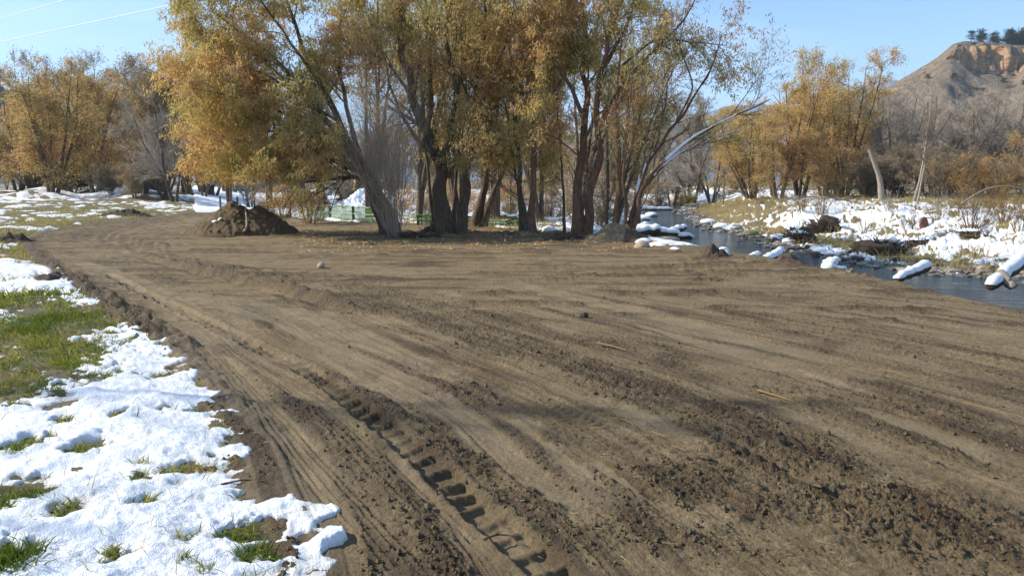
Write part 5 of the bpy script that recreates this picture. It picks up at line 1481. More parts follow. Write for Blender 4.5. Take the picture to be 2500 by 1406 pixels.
soil_mound("root_debris", "dark soil heap at the base of the thick multi-stemmed willow", "debris", 1075, 556, 26.0, .8, .5, .28, M_DARKSOIL, 5, .06)
soil_mound("root_debris", "flat brown root litter before the two close trunks", "debris", 1270, 572, 23.9, 1.0, .4, .14, M_TANSOIL, 6, .06)
soil_mound("root_debris", "rooty brown ridge below the pale and dark joined trunks", "debris", 1395, 584, 22.6, .9, .35, .18, M_DARKSOIL, 7, .07)
soil_mound("soil_heap", "small dark clod heap at the turf edge beyond the track bend", "soil heap", 310, 532, 36.5, 1.5, .6, .28, M_DARKSOIL, 8, .08)
soil_mound("soil_heap", "dark soil heap where the turf corner meets the track", "soil heap", 30, 592, 21.5, .9, .6, .20, M_DARKSOIL, 9, .07)
soil_mound("soil_heap", "torn-up turf and soil lump along the snowy verge", "soil heap", 130, 698, 12.9, .45, .5, .13, M_DARKSOIL, 10, .05)
for k, (px, py, Y) in enumerate([(1020, 570, 23.4), (1000, 573, 23.3), (1400, 580, 22.5), (1440, 582, 22.4), (1270, 570, 23.8), (1080, 552, 25.6)]):
    g = Geo(); c = P(px, py, Y); c[2] = .08
    n = 26; a = R.uniform(0, 6.28, n); L = R.uniform(.15, .6, n)
    st = c + R.normal(size=(n, 3)) * [.35, .12, .03]; en = st + np.stack([np.cos(a) * L, np.sin(a) * L * .5, R.uniform(-.05, .14, n)], 1)
    mid = (st + en) / 2 + R.normal(size=(n, 3)) * .05
    tubes(g, np.stack([st, mid, en], 1) - c, np.tile([.018, .012, .004], (n, 1)), 4)
    o = link("torn_root", g.mesh("torn_root"), M_BARK, None, tuple(c))
    o["label"] = ["tangle of torn roots on the low heap by the grey bush", "second root tangle, at the heap's left end by the grey bush".replace("left ", "outer "), "roots spilling from the ridge below the joined trunks", "roots at the mound side of the rooty brown ridge", "root tangle before the two close trunks", "root tangle on the heap under the thick willow"][k]; o["category"] = "roots"

def log_obj(label, a, b, r0, r1, mat=None, snow=.6, name="log", cat="log", cut=True, group=None, seed=0):
    a = np.asarray(a, float); b = np.asarray(b, float)
    root = thing(name, label, cat, tuple(a), group=group)
    n = 12; t = np.linspace(0, 1, n)[:, None]
    p = (b - a) * t + np.random.RandomState(seed).normal(size=(n, 3)) * r0 * .10
    rad = np.linspace(r0, r1, n) * (1 + .08 * np.sin(np.arange(n) * 2.3 + seed))
    g = Geo(); pe = np.vstack([p[0], p, p[-1]]); re = np.concatenate([[.001], rad, [.001]])
    tubes(g, pe[None] + 0, re[None], 14)
    link("wood", g.mesh("wood"), mat or M_BARK, root)
    if snow:
        g = Geo(); k0 = 0; q = p.copy(); d = nrm(b - a); side = nrm(np.cross(d, [0, 0, 1.0])); up = np.cross(side, d)
        th_ = np.linspace(-1.35, 1.35, 11)
        V = []
        for i in range(n):
            bulge = snow * .55 * (1 + .10 * math.sin(i * 1.1 + seed)) * (0.4 if i in (0, n - 1) else 1)
            for tt in th_:
                rr_o = rad[i] * (1.02 + bulge * max(0.0, math.cos(tt * 1.1)) ** .7)
                V.append(p[i] + side * math.sin(tt) * rr_o * .95 + up * math.cos(tt) * rr_o + (d * (.5 * rad[i] * (1 if i == n - 1 else -1 if i == 0 else 0))) * .6)
        V = np.array(V); m = len(th_)
        aidx = (np.arange(n - 1)[:, None] * m + np.arange(m - 1)[None]); f = np.stack([aidx, aidx + 1, aidx + m + 1, aidx + m], -1).reshape(-1, 4)
        caps = [[0, i + 1, i] for i in range(1, m - 1)] + [[(n - 1) * m, (n - 1) * m + i, (n - 1) * m + i + 1] for i in range(1, m - 1)]
        g.add(V, f); g.v[-1] = g.v[-1]; g.f[3].append(np.array(caps)); 
        link("snow_cap", g.mesh("snow_cap"), M_SNOW, root)
    return root
M_LOGBARK = make_bark("wet_log_bark", (0.035, 0.026, 0.020), (0.14, 0.11, 0.085))
log_obj("short snow-loaded log poking over the bank, smaller of the close pair", P(1808, 640, 17.2), P(1850, 622, 17.7), .06, .075, M_LOGBARK, .55, seed=1)
log_obj("fat snow-loaded log poking over the bank, larger of the close pair", P(1858, 643, 17.0), P(1905, 617, 17.6), .08, .105, M_LOGBARK, .55, seed=2)
log_obj("bare brown sawn log end resting on the bank edge", P(1962, 655, 16.2), P(1910, 636, 16.4), .07, .10, M_WOODCUT, 0, seed=3)
log_obj("stout snow-topped log angled out over the river, alone on the bank", P(2190, 680, 14.1), P(2264, 650, 14.8), .075, .105, M_LOGBARK, .50, seed=4)
log_obj("long thick snow-covered trunk rising from a root ball at the bank's far end", P(2418, 700, 13.2), P(2500, 632, 14.4), .10, .135, M_LOGBARK, .50, seed=5)
log_obj("stubby root prong leaning against the long snow-covered trunk", P(2475, 704, 13.2), P(2440, 668, 13.5), .07, .09, M_BARKL, 0, seed=6)
log_obj("snowy crooked stump with roots on the bank edge", P(2020, 662, 15.6), P(2040, 637, 15.8), .14, .09, M_LOGBARK, .8, name="stump", cat="stump", seed=7)
log_obj("snow-dusted root arm beside the crooked stump", P(2012, 640, 15.8), P(2036, 655, 15.6), .05, .07, M_LOGBARK, .7, name="stump", cat="stump", seed=8)
log_obj("short snowy stub of wood at the stump's foot", P(2008, 660, 15.5), P(2062, 656, 15.6), .05, .05, M_LOGBARK, .8, seed=9)
log_obj("upright snow-capped stub on the dark root wad", P(1768, 634, 17.6), P(1766, 609, 17.7), .11, .09, M_LOGBARK, .9, name="stump", cat="stump", seed=10)
soil_mound("root_wad", "dark soil-caked root wad at the bank edge near the upright stub", "root wad", 1740, 636, 17.3, .42, .4, .26, M_DARKSOIL, 11, .06, z=0)
soil_mound("root_wad", "rounded clump of soil and roots beside the crooked stump", "root wad", 2080, 672, 15.2, .30, .3, .30, M_TANSOIL, 12, .06, z=0)
soil_mound("root_wad", "broken soil wedge under the sawn log end", "root wad", 1925, 655, 16.1, .42, .35, .16, M_DARKSOIL, 13, .05, z=0)
soil_mound("root_wad", "tan soil-caked root ball under the long snow-covered trunk", "root wad", 2440, 708, 12.9, .50, .35, .20, M_TANSOIL, 14, .06, z=0)
soil_mound("root_wad", "dark earth lump behind the tan root ball at the bank's far end", "root wad", 2530, 712, 12.9, .5, .3, .14, M_DARKSOIL, 15, .05, z=0)
stick("twig", "forked black twig standing on the upright snow-capped stub", [P(1769, 612, 17.6), P(1768, 600, 17.6), P(1771, 584, 17.6)], .008, .003, M_LOGBARK, "twig", 4, 4)
for i, (a, b, r) in enumerate([((1520, 575), (1612, 560), .30), ((1560, 560), (1655, 572), .26), ((1590, 572), (1690, 580), .22), ((1640, 565), (1672, 556), .2), ((1530, 562), (1580, 552), .25)]):
    log_obj(["longest snowy driftwood log lying in the shallows by the mound", "snowy driftwood log crossing the longest one", "low driftwood log trailing downstream from the jam", "upturned snowy log end in the driftwood jam", "hindmost snowy log of the driftwood jam"][i], P(*a, 45 + i), P(*b, 45 + i * 1.2), r, r * .8, M_LOGBARK, .75, group="driftwood logs in the shallows", seed=30 + i)
for i, (a, b, Y, r) in enumerate([((1310, 532), (1375, 520), 40, .10), ((1330, 545), (1420, 528), 38, .12), ((1295, 522), (1345, 515), 44, .09), ((1175, 527), (1235, 520), 44, .16), ((1190, 520), (1262, 514), 46, .14), ((1560, 520), (1640, 505), 92, .3)]):
    A = P(*a, Y); B = P(*b, Y + 1); A[2] = zat(*A[:2]) + .2; B[2] = zat(*B[:2]) + .45
    log_obj(["snow-dusted dead log in the brush heap past the red-brown trunk", "longer dead log propped on the brush heap", "short dead log behind the brush heap", "dark snow-lined log beyond the sagging fence", "second dark log behind the snow-lined one", "dark log on the upstream bank by the boulder"][i], A, B, r, r * .7, M_LOGBARK, .6, seed=50 + i)

# dark root masses on the bank across the river
def root_ball(label, px, py, Y, rx, rz, seed, n=220):
    c = P(px, py, Y); c[2] = zat(c[0], c[1]) + rz * .25
    root = thing("root_ball", label, "root ball", tuple(c))
    link("soil", stone_mesh("soil", 1.0, (rx * .8, .6, rz * .8), seed, 3, M_DARKSOIL, .9), None, root)
    g = Geo(); d = nrm(R.normal(size=(n, 3)) + [0, -.3, .4]); st = d * [rx * .8, .55, rz * .8]; en = st + d * R.uniform(.25, .9, n)[:, None] * [rx * .7, .6, rz * .8] + R.normal(size=(n, 3)) * .12
    tubes(g, np.stack([st, (st + en) / 2 + R.normal(size=(n, 3)) * .06, en], 1), np.tile([.035, .022, .008], (n, 1)), 4)
    link("root", g.mesh("root"), M_LOGBARK, root)
    link("snow_cap", stone_mesh("snow_cap", 1.0, (rx * .8, .6, rz * .35), seed + 1, 3, M_SNOW, .3), None, root, (rx * .1, .25, rz * .75))
root_ball("big dark overturned root ball, largest black hollow on the snowy bank", 2145, 600, 37, 1.15, .62, 61)
root_ball("dark spiky root heap above the snowy cut bank", 2012, 548, 50, 1.0, .8, 62)
root_ball("dark root mass hanging at the waterline under the cut bank", 1945, 600, 44, .75, .6, 63)
root_ball("small dark root hollow under the largest red-stemmed shrub", 2370, 590, 38.5, .9, .25, 64, 60)
root_ball("small dark debris clump beside the red slab", 2240, 584, 39, .5, .28, 65, 50)
root_ball("dark root clump just upslope of the biggest root ball", 2185, 606, 37.5, .5, .35, 66, 50)
stick("post", "short dark post standing in the shallows under the bank", [P(1992, 646, 36), P(1992, 618, 36)], .16, .15, M_LOGBARK, "post", 8)
stick("branch", "snowy straight pole lying up the bank slope", [P(2000, 592, 42), P(2035, 570, 43)], .06, .03, M_BARKL, "branch", 5)

# stones of the gravel bar and the waterline
protos = [stone_mesh("cobble", 1.0, (1.2, 1, .6), 80 + i, 1, [M_ROCKG, M_ROCKT, M_ROCKG, M_ROCKG][i % 4], .3) for i in range(4)]
rs = np.random.RandomState(5)
FBd = resample(np.hstack([catmull(FB[:-2], 5), np.zeros((len(catmull(FB[:-2], 5)), 1))]), 400)
cnt = 0
gb = Geo(); ico = np.array([v.co[:] for v in protos[0].vertices]); icf = np.array([p.vertices[:] for p in protos[0].polygons])
for k in range(2600):
    i = rs.randint(60, 399); c = FBd[i].copy()
    bar = 1 if c[0] > 16 else 0
    nrm_ = np.array([.25, 1.0]); off = abs(rs.normal()) * (2.4 if bar else .7) - .05
    if not bar and rs.rand() < .45: continue
    x, y = c[0] + rs.normal() * .5 + nrm_[0] * off, c[1] + nrm_[1] * off
    s = rs.uniform(.05, .17) * (1.0 + .9 * (rs.rand() < .12))
    z = zat(x, y) if k < 500 else None
    if z is None:
        z = -1.83 + .10 * sm(0, 4, max(off, 0)) * bar + (0 if bar else .85 * float(sm(0, 5.5, max(off, 0))))
    z = float(z)
    if s > .20 and cnt < 60 and x / y < .7:
        cnt += 1
        me = protos[rs.randint(4)]
        o = link("river_cobble", me, None, None, (x, y, z + s * .15)); o.scale = (s, s, s); o.rotation_euler = (0, 0, rs.uniform(0, 6))
        o["label"] = "rounded cobble larger than the gravel around it at the water's edge"; o["category"] = "cobble"; o["group"] = "larger cobbles on the gravel bar"
    else:
        cr_, sr_ = math.cos(k), math.sin(k)
        v = ico * s; v = np.stack([v[:, 0] * cr_ - v[:, 1] * sr_, v[:, 0] * sr_ + v[:, 1] * cr_, v[:, 2]], 1) + [x, y, z + s * .1]
        if len(icf) <= 80 and k % 1 == 0: gb.add(v, icf, rs.rand())
o = link("gravel", gb.mesh("gravel", smooth=False), None, None, kind="stuff")
M_GRAV, nt_, b_, _o = mat_new("bar_gravel"); nt_.links.new(ramp(nt_, attr(nt_, "tint"), [(0, (.07, .06, .05)), (.6, (.19, .165, .135)), (1.0, (.36, .32, .27))]), b_.inputs["Base Color"]); b_.inputs["Roughness"].default_value = .8
o.data.materials.append(M_GRAV)

# ------------------------------------------------------------------ things on the snowy flat
M_GREENP = simple_mat("green_paint", (0.05, 0.16, 0.07), .6, .2, 3)
M_NET, ntn, bn, on = mat_new("green_net")
bn.inputs["Base Color"].default_value = (0.13, 0.24, 0.06, 1); bn.inputs["Roughness"].default_value = .6
trn = N_(ntn, "ShaderNodeBsdfTransparent"); trl = N_(ntn, "ShaderNodeBsdfTranslucent"); trl.inputs[0].default_value = (.22, .42, .08, 1)
m1 = N_(ntn, "ShaderNodeMixShader"); m1.inputs[0].default_value = .5; m2 = N_(ntn, "ShaderNodeMixShader")
ntn.links.new(bn.outputs[0], m1.inputs[1]); ntn.links.new(trl.outputs[0], m1.inputs[2])
vv = coords(ntn); nn_ = noise(ntn, vv, 3.0, 4, .6); ntn.links.new(ramp(ntn, nn_, [(.3, (.45, .45, .45)), (.7, (.82, .82, .82))]), m2.inputs[0])
ntn.links.new(m1.outputs[0], m2.inputs[2]); ntn.links.new(trn.outputs[0], m2.inputs[1]); ntn.links.new(m2.outputs[0], on.inputs[0])
M_RAIL = simple_mat("pale_green_rail", (0.36, 0.46, 0.26), .6, .15, 3)
M_POSTW = simple_mat("weathered_post", (0.10, 0.085, 0.06), .9, .3, 6)
def net_fence(label, posts, H, sag=0.0, cells_x=6, post_mat=None, bars=False):
    """posts: world xyz of the feet"""
    posts = np.array(posts, float); root = thing("net_fence", label, "fence", tuple(posts[0]))
    o0 = posts[0]
    for i, p in enumerate(posts):
        g = Geo(); g.box((p[0] - o0[0], p[1] - o0[1], p[2] - o0[2] + H * .5 - .1), (.09, .09, H + .25)); link("post", g.mesh("post", smooth=False), post_mat or M_GREENP, root)
    for i in range(len(posts) - 1):
        a, b = posts[i] - o0, posts[i + 1] - o0; n = 16; t = np.linspace(0, 1, n)
        line = a + (b - a) * t[:, None]; dz = -sag * np.sin(t * math.pi) + .02 * np.sin(t * 17 + i)
        k = np.linspace(.04, 1, 7); V = np.stack([line + np.array([0, 0, 1.0]) * ((H + dz) * q)[:, None] + np.array([0, 1, 0]) * (.03 * np.sin(t * 23 + q * 5))[:, None] for q in k])
        a_ = (np.arange(6)[:, None] * n + np.arange(n - 1)[None]); f = np.stack([a_, a_ + 1, a_ + n + 1, a_ + n], -1).reshape(-1, 4)
        g = Geo(); g.add(V.reshape(-1, 3), f); link("net_panel", g.mesh("net_panel"), M_NET, root)
        for q in (1.0, .52):
            g = Geo(); tubes(g, (line + np.array([0, -.03, 1.0]) * np.stack([t * 0 + 1, t * 0 + 1, (H + dz) * q], 1) - np.array([0, 0, 0]))[None] * [1, 1, 1] - [1, 0, 0] if False else (np.stack([line[:, 0], line[:, 1] - .04, line[:, 2] + (H + dz) * q], 1))[None], np.full((1, n), .022 if not bars else .03), 5)
            link("rail", g.mesh("rail"), M_RAIL if not bars else M_GREENP, root)
        if bars:
            for q in range(1, cells_x):
                j = int(q * (n - 1) / cells_x); g = Geo(); c = line[j]; g.box((c[0], c[1] - .03, c[2] + (H + dz[j]) * .5), (.035, .03, H + dz[j])); link("slat", g.mesh("slat", smooth=False), M_GREENP, root)
def foot(px, Y, dz=0):
    c = P(px, 500, Y); c[2] = zat(c[0], c[1]) + dz; return c
def top_at(px, py, Y): return P(px, py, Y)[2]
f1 = [foot(752, 33.5), foot(805, 33.0), foot(862, 32.0), foot(930, 30.8)]
net_fence("low green net fence running from the ochre sapling to the leaning willow", f1, max(.5, top_at(805, 502, 33) - f1[1][2]))
f2 = [foot(1155, 29.5), foot(1280, 28.2)]
net_fence("sagging green barred fence between the V of trunks and the two close trunks", f2, top_at(1158, 527, 29.5) - f2[0][2], .16, 9, None, True)
f3 = [foot(1020, 29.8), foot(1062, 29.6)]
net_fence("short green railing between the grey bush and the thick dark willow", f3, top_at(1040, 526, 29.7) - f3[0][2], 0, 4, None, True)
f4 = [foot(1064, 29.7), foot(1155, 29.5)]
net_fence("straight green railing behind the thick dark willow, joining the sagging fence", f4, top_at(1120, 529, 29.6) - f4[0][2], 0, 8, None, True)

fw = [foot(px, 37) for px in (538, 580, 621, 654, 708, 735)]
for i, p in enumerate(fw):
    g = Geo(); H = .95; g.box((0, 0, H * .5 - .1), (.07, .07, H + .2)); o = link("fence_post", g.mesh("fence_post", smooth=False), M_BARKL if i == 0 else M_POSTW, None, tuple(p))
    o["label"] = ["pale fence post nearest the bare dark tree clump", "fence post seen just over the dirt pile's shoulder", "dark fence post standing between the pile's two peaks", "fence post beside the pile's lower peak", "greenish fence post in the brush heap", "last fence post before the ochre sapling"][i]; o["category"] = "post"; o["group"] = "posts of the wire fence behind the dirt pile"
g = Geo(); fwa = np.array(fw)
for hh in (.85, .6, .35):
    tubes(g, (fwa + [0, -.04, hh] - fwa[0])[None], np.full((1, len(fwa)), .006), 4)
o = link("fence_wire", g.mesh("fence_wire"), M_ROCKG, None, tuple(fwa[0])); o["label"] = "three thin wires strung along the posts behind the dirt pile"; o["category"] = "fence wire"

M_WHITE = simple_mat("white_paint", (0.72, 0.74, 0.74), .35, .05, 2)
M_GLASS = simple_mat("dark_glass", (0.025, 0.035, 0.045), .08, .2, 2)
M_BLACK = simple_mat("black_rubber", (0.018, 0.018, 0.019), .7, .3, 4)
M_YEL = simple_mat("yellow_paint", (0.62, 0.42, 0.03), .4, .1, 2)
M_REDP = simple_mat("red_paint", (0.34, 0.055, 0.03), .5, .15, 2)
M_BLUEP = simple_mat("blue_paint", (0.045, 0.10, 0.20), .5, .2, 2)
M_CREAM = simple_mat("cream_boards", (0.42, 0.42, 0.30), .8, .12, 3)
M_TEAL = simple_mat("green_boards", (0.055, 0.11, 0.10), .8, .2, 3)
M_ROOFM = simple_mat("dark_roof", (0.06, 0.055, 0.055), .8, .3, 3)
def part(parent, name, boxes, mat, smooth=False):
    g = Geo()
    for b in boxes: g.box(*b[:2], **(b[2] if len(b) > 2 else {}))
    return link(name, g.mesh(name, smooth=smooth), mat, parent)
def wheel(parent, x, y, r, w, axis='y'):
    g = Geo(); a = np.array([[x, y - w / 2, r], [x, y - w / 2, r], [x, y + w / 2, r], [x, y + w / 2, r]]) if axis == 'y' else None
    tubes(g, a[None] + np.array([[[0, -.001, 0], [0, 0, 0], [0, 0, 0], [0, .001, 0]]]), np.array([[.01, r, r, .01]]), 16)
    wv = link("wheel", g.mesh("wheel"), M_BLACK, parent)
    g = Geo(); a2 = np.array([[x, y - w / 2 - .02, r], [x, y - w / 2 - .019, r], [x, y + w / 2 + .019, r], [x, y + w / 2 + .02, r]])
    tubes(g, a2[None], np.array([[.01, r * .55, r * .55, .01]]), 12); link("rim", g.mesh("rim"), M_WHITE, wv)
def prism(parent, name, prof, y0, y1, mat):
    """side profile (x,z) extruded in y"""
    n = len(prof); g = Geo()
    v = [(x, y0, z) for x, z in prof] + [(x, y1, z) for x, z in prof]
    f = [[i, (i + 1) % n, (i + 1) % n + n, i + n] for i in range(n)]
    g.add(v, f)
    caps = [[0, i + 1, i] for i in range(1, n - 1)] + [[n, n + i, n + i + 1] for i in range(1, n - 1)]
    g.f[3].append(np.array(caps)); return link(name, g.mesh(name, smooth=False), mat, parent)
def skid(label, px, Y, rz):
    b = foot(px, Y); t = thing("skid_steer", label, "loader", tuple(b), rz)
    prism(t, "body", [(-1.35, .35), (1.0, .35), (1.05, .75), (.45, .8), (-.5, 1.15), (-1.3, 1.2)], -.5, .5, M_WHITE)
    prism(t, "cab", [(-.55, .8), (.75, .8), (.85, 1.2), (.55, 2.02), (-.55, 2.02)], -.42, .42, M_BLACK)
    prism(t, "cab_glass", [(-.40, 1.1), (.68, 1.1), (.48, 1.92), (-.42, 1.92)], -.45, .45, M_GLASS)
    part(t, "cab_door", [((.80, 0, 1.35), (.04, .7, .95))], M_GLASS)
    for s in (-1, 1):
        prism(t, "lift_arm", [(-1.3, 1.15), (-1.1, 1.45), (.2, 1.25), (1.45, .55), (1.5, .35), (1.2, .5), (.1, 1.05)], s * .62 - .07, s * .62 + .07, M_WHITE)
        for x in (-.75, .6): wheel(t, x, s * .68, .38, .28)
    prism(t, "bucket", [(1.35, .08), (2.05, .05), (2.1, .12), (1.6, .2), (1.5, .62), (1.38, .62)], -.85, .85, M_BLACK)
skid("white-armed skid steer loader with dark cab parked past the green net fence", 783, 88, math.radians(-68))
def car(label, px, Y, rz, mat, name="parked_car", s=1.0):
    b = foot(px, Y); t = thing(name, label, "car", tuple(b), rz)
    prism(t, "body", [(-2.2, .35), (2.2, .35), (2.3, .75), (1.2, 1.0), (-2.2, 1.05), (-2.3, .7)], -.9, .9, mat)
    prism(t, "cabin", [(-2.1, 1.03), (1.15, .98), (.45, 1.55), (-1.8, 1.6)], -.78, .78, mat)
    prism(t, "window", [(-1.85, 1.10), (.85, 1.08), (.38, 1.47), (-1.7, 1.50)], -.80, .80, M_GLASS)
    for x in (-1.4, 1.4):
        for y in (-.8, .8): wheel(t, x, y, .36, .24)
    for y in (-.65, .65): part(t, "headlight", [((2.27, y, .72), (.06, .3, .14))], M_CREAM)
    t.scale = (s, s, s)
M_DGREY = simple_mat("dark_car_paint", (0.03, 0.03, 0.04), .3, .1, 2)
car("white hatchback-shaped car parked behind the skid steer", 784, 148, math.radians(205), M_WHITE, s=1.05)
car("dark car parked in the row past the white car, nearer one", 822, 152, math.radians(190), M_DGREY)
car("dark car parked at the end of the row by the loader", 840, 158, math.radians(185), M_DGREY)
car("white car half hidden by trunks far past the river bend", 1612, 175, math.radians(190), M_WHITE)
b = foot(880, 112); t = thing("wheel_loader", "yellow wheel loader standing behind the ploughed snow pile", "loader", tuple(b), math.radians(200))
prism(t, "body", [(-2.6, .7), (1.0, .7), (1.0, 1.5), (-.6, 1.7), (-2.6, 1.6)], -.9, .9, M_YEL); prism(t, "cab", [(-.7, 1.5), (.9, 1.5), (.7, 2.9), (-.6, 2.9)], -.7, .7, M_YEL)
prism(t, "cab_glass", [(-.55, 1.75), (.78, 1.75), (.62, 2.75), (-.5, 2.75)], -.73, .73, M_GLASS); prism(t, "bucket", [(2.4, .15), (3.4, .1), (3.3, .35), (2.7, .5), (2.6, 1.3), (2.4, 1.3)], -1.3, 1.3, M_BLACK)
for s in (-.6, .6): prism(t, "lift_arm", [(.6, 1.5), (2.5, .6), (2.5, .85), (.9, 1.75)], s - .1, s + .1, M_YEL)
for x in (-1.6, 1.3):
    for y in (-1, 1): wheel(t, x, y, .75, .45)
soil_mound("snow_pile", "ploughed bank of lumpy snow in front of the yellow loader", "snow pile", 888, 500, 82, 3.4, 2.2, 1.75, M_SNOW, 16, .22, n=70)
soil_mound("gravel_heap", "grey gravel heap dusted with snow past the brush", "gravel heap", 728, 500, 100, 3.0, 2.2, 2.6, M_ROCKG, 17, .15, n=60)
def shed(label, px, Y, W, D, H, rz, wall, roofm, name="shed", gable=.8, door=True, base=None, win=True):
    b = foot(px, Y); t = thing(name, label, name.replace("_", " "), tuple(b), rz)
    part(t, "wall", [((0, 0, H / 2 - .2), (W, D, H + .4))], wall)
    r = prism(t, "roof", [(-W / 2 - .25, H - .02), (0, H + gable), (W / 2 + .25, H - .02), (W / 2 + .25, H + .12), (0, H + gable + .15), (-W / 2 - .25, H + .12)], -D / 2 - .3, D / 2 + .3, roofm)
    g = Geo(); g.add([[-W / 2, -D / 2 + .01, H - .02], [W / 2, -D / 2 + .01, H - .02], [0, -D / 2 + .01, H + gable - .05]], [[0, 1, 2]]); link("gable", g.mesh("gable", smooth=False), wall, t)
    if door:
        part(t, "door", [((W * .2, -D / 2 - .03, 1.0), (.95, .06, 2.0))], M_TEAL if wall is M_CREAM else M_CREAM)
    if win:
        f = part(t, "window", [((-W * .22, -D / 2 - .03, H * .6), (1.0, .06, .8))], M_WHITE); part(f, "pane", [((-W * .22, -D / 2 - .07, H * .6), (.85, .04, .65))], M_GLASS)
    if base: part(t, "plinth", [((0, 0, .3), (W + .1, D + .1, .9))], base)
shed("small dark green hut with a pale door at the edge of the snowfield", 585, 175, 3.0, 3.0, 2.6, math.radians(-25), M_TEAL, M_ROOFM, win=False)
shed("cream boarded cabin behind the V-forked tree", 632, 180, 5.0, 6.0, 4.2, math.radians(20), M_CREAM, M_WHITE, "cabin", 1.6, base=None)
shed("low building with a red-brown base past the cream cabin", 668, 188, 7.5, 6.0, 2.6, math.radians(10), M_TEAL, M_ROOFM, "shed", 1.2, base=M_REDP)
shed("pale shed glimpsed between the two close trunks and the red-brown one", 1284, 150, 3.5, 3.0, 2.4, 0, M_CREAM, M_WHITE, "shed", .5)
b = foot(1236, 118); t = thing("trailer", "red trailer with dark blue upper half behind the trees", "trailer", tuple(b), math.radians(5))
part(t, "lower_body", [((0, 0, 1.65), (4.2, 2.2, 1.9))], M_REDP); part(t, "upper_body", [((0, 0, 3.35), (4.2, 2.2, 1.48))], M_BLUEP); part(t, "window", [((-.9, -1.12, 3.35), (1.0, .05, .7)), ((.8, -1.12, 3.35), (1.0, .05, .7))], M_GLASS)
part(t, "chassis", [((0, 0, .55), (4.4, 1.9, .24))], M_BLACK)
for x in (-1.2, 1.2):
    for y in (-.95, .95): wheel(t, x, y, .45, .25)
g = Geo(); b = foot(640, 60.5); 
o = link("tarp", stone_mesh("tarp", 1.0, (.55, .3, .55), 91, 3, M_BLUEP, .5), None, None, (b[0], b[1] - .2, b[2] + .5)); o["label"] = "crumpled blue tarp caught in the fork of the crooked tree"; o["category"] = "tarp"
for i, (px, Y, hh) in enumerate([(1766, 95, 3.6), (1747, 100, 2.8), (1690, 470, 12)]):
    if i == 2: continue
    b = foot(px, Y); g = Geo(); tubes(g, np.array([[[0, 0, -.2], [0, 0, hh]]]), np.array([[.10, .08]]), 8)
    o = link("pole", g.mesh("pole"), M_POSTW, None, tuple(b)); o["label"] = ["tall thin pole at the tip of the upstream bank", "shorter pole just before the tall thin one"][i]; o["category"] = "pole"

# ------------------------------------------------------------------ power lines and their poles
M_WIRE = simple_mat("glint_white_wire", (0.80, 0.82, 0.84), .45, .03, 2)  # near-white base colour paints in the sun glint along the wires
A1, A2 = P(0, 103, 42), P(480, 0, 31)
dv = (A2 - A1); 
wires = []
PL = A1 - dv * 2.0; PRt = A2 + dv * 1.6
PL[2] = A1[2] + .3; PRt[2] = A2[2] + .3
def wire(a1, a2, label):
    d_ = a2 - a1; t = np.linspace(-2.0, 4.4, 56)
    p = a1 + d_ * t[:, None]; zc = a1[2] + (a2[2] - a1[2]) * t; p[:, 2] = zc - 0 + .02 * (t - .5) ** 2
    g = Geo(); tubes(g, (p - p[0])[None], np.full((1, 56), .016), 6)
    o = link("power_line", g.mesh("power_line"), M_WIRE, None, tuple(p[0])); o["label"] = label; o["category"] = "power line"; return p
w1 = wire(A1, A2, "bright power line, lower and longer of the two in the sky")
B1 = P(0, 46, 43.5); B2 = P(172, 0, 39.2)
B2 = B1 + dv * ((B2 - B1)[0] / dv[0]); B2[2] = P(172, 0, B2[1])[2]
d_b = (B2 - B1) / ((B2 - B1)[0]) * dv[0]
w2 = wire(B1, B1 + d_b, "bright power line, upper of the two, cutting the sky's corner")
for i, e in enumerate((0, -1)):
    c = (w1[e] + w2[e]) / 2; gz = zat(c[0], c[1]); hh = max(w1[e][2], w2[e][2]) - gz + .3
    t = thing("utility_pole", ["utility pole beyond the meadow carrying two power lines", "utility pole on the river side carrying two power lines"][i], "utility pole", (c[0], c[1], gz))
    g = Geo(); tubes(g, np.array([[[0, 0, -.5], [0, 0, hh]]]), np.array([[.16, .11]]), 10); link("shaft", g.mesh("shaft"), M_BARK, t)
    dd_ = w1[e] - w2[e]; g = Geo(); a_ = (w2[e] - c - dd_ * .1) - [0, 0, gz - c[2] + 0]; b2 = (w1[e] - c + dd_ * .1) - [0, 0, gz - c[2]]
    tubes(g, np.array([[a_, b2]]), np.array([[.05, .05]]), 6); link("crossarm", g.mesh("crossarm"), M_POSTW, t)

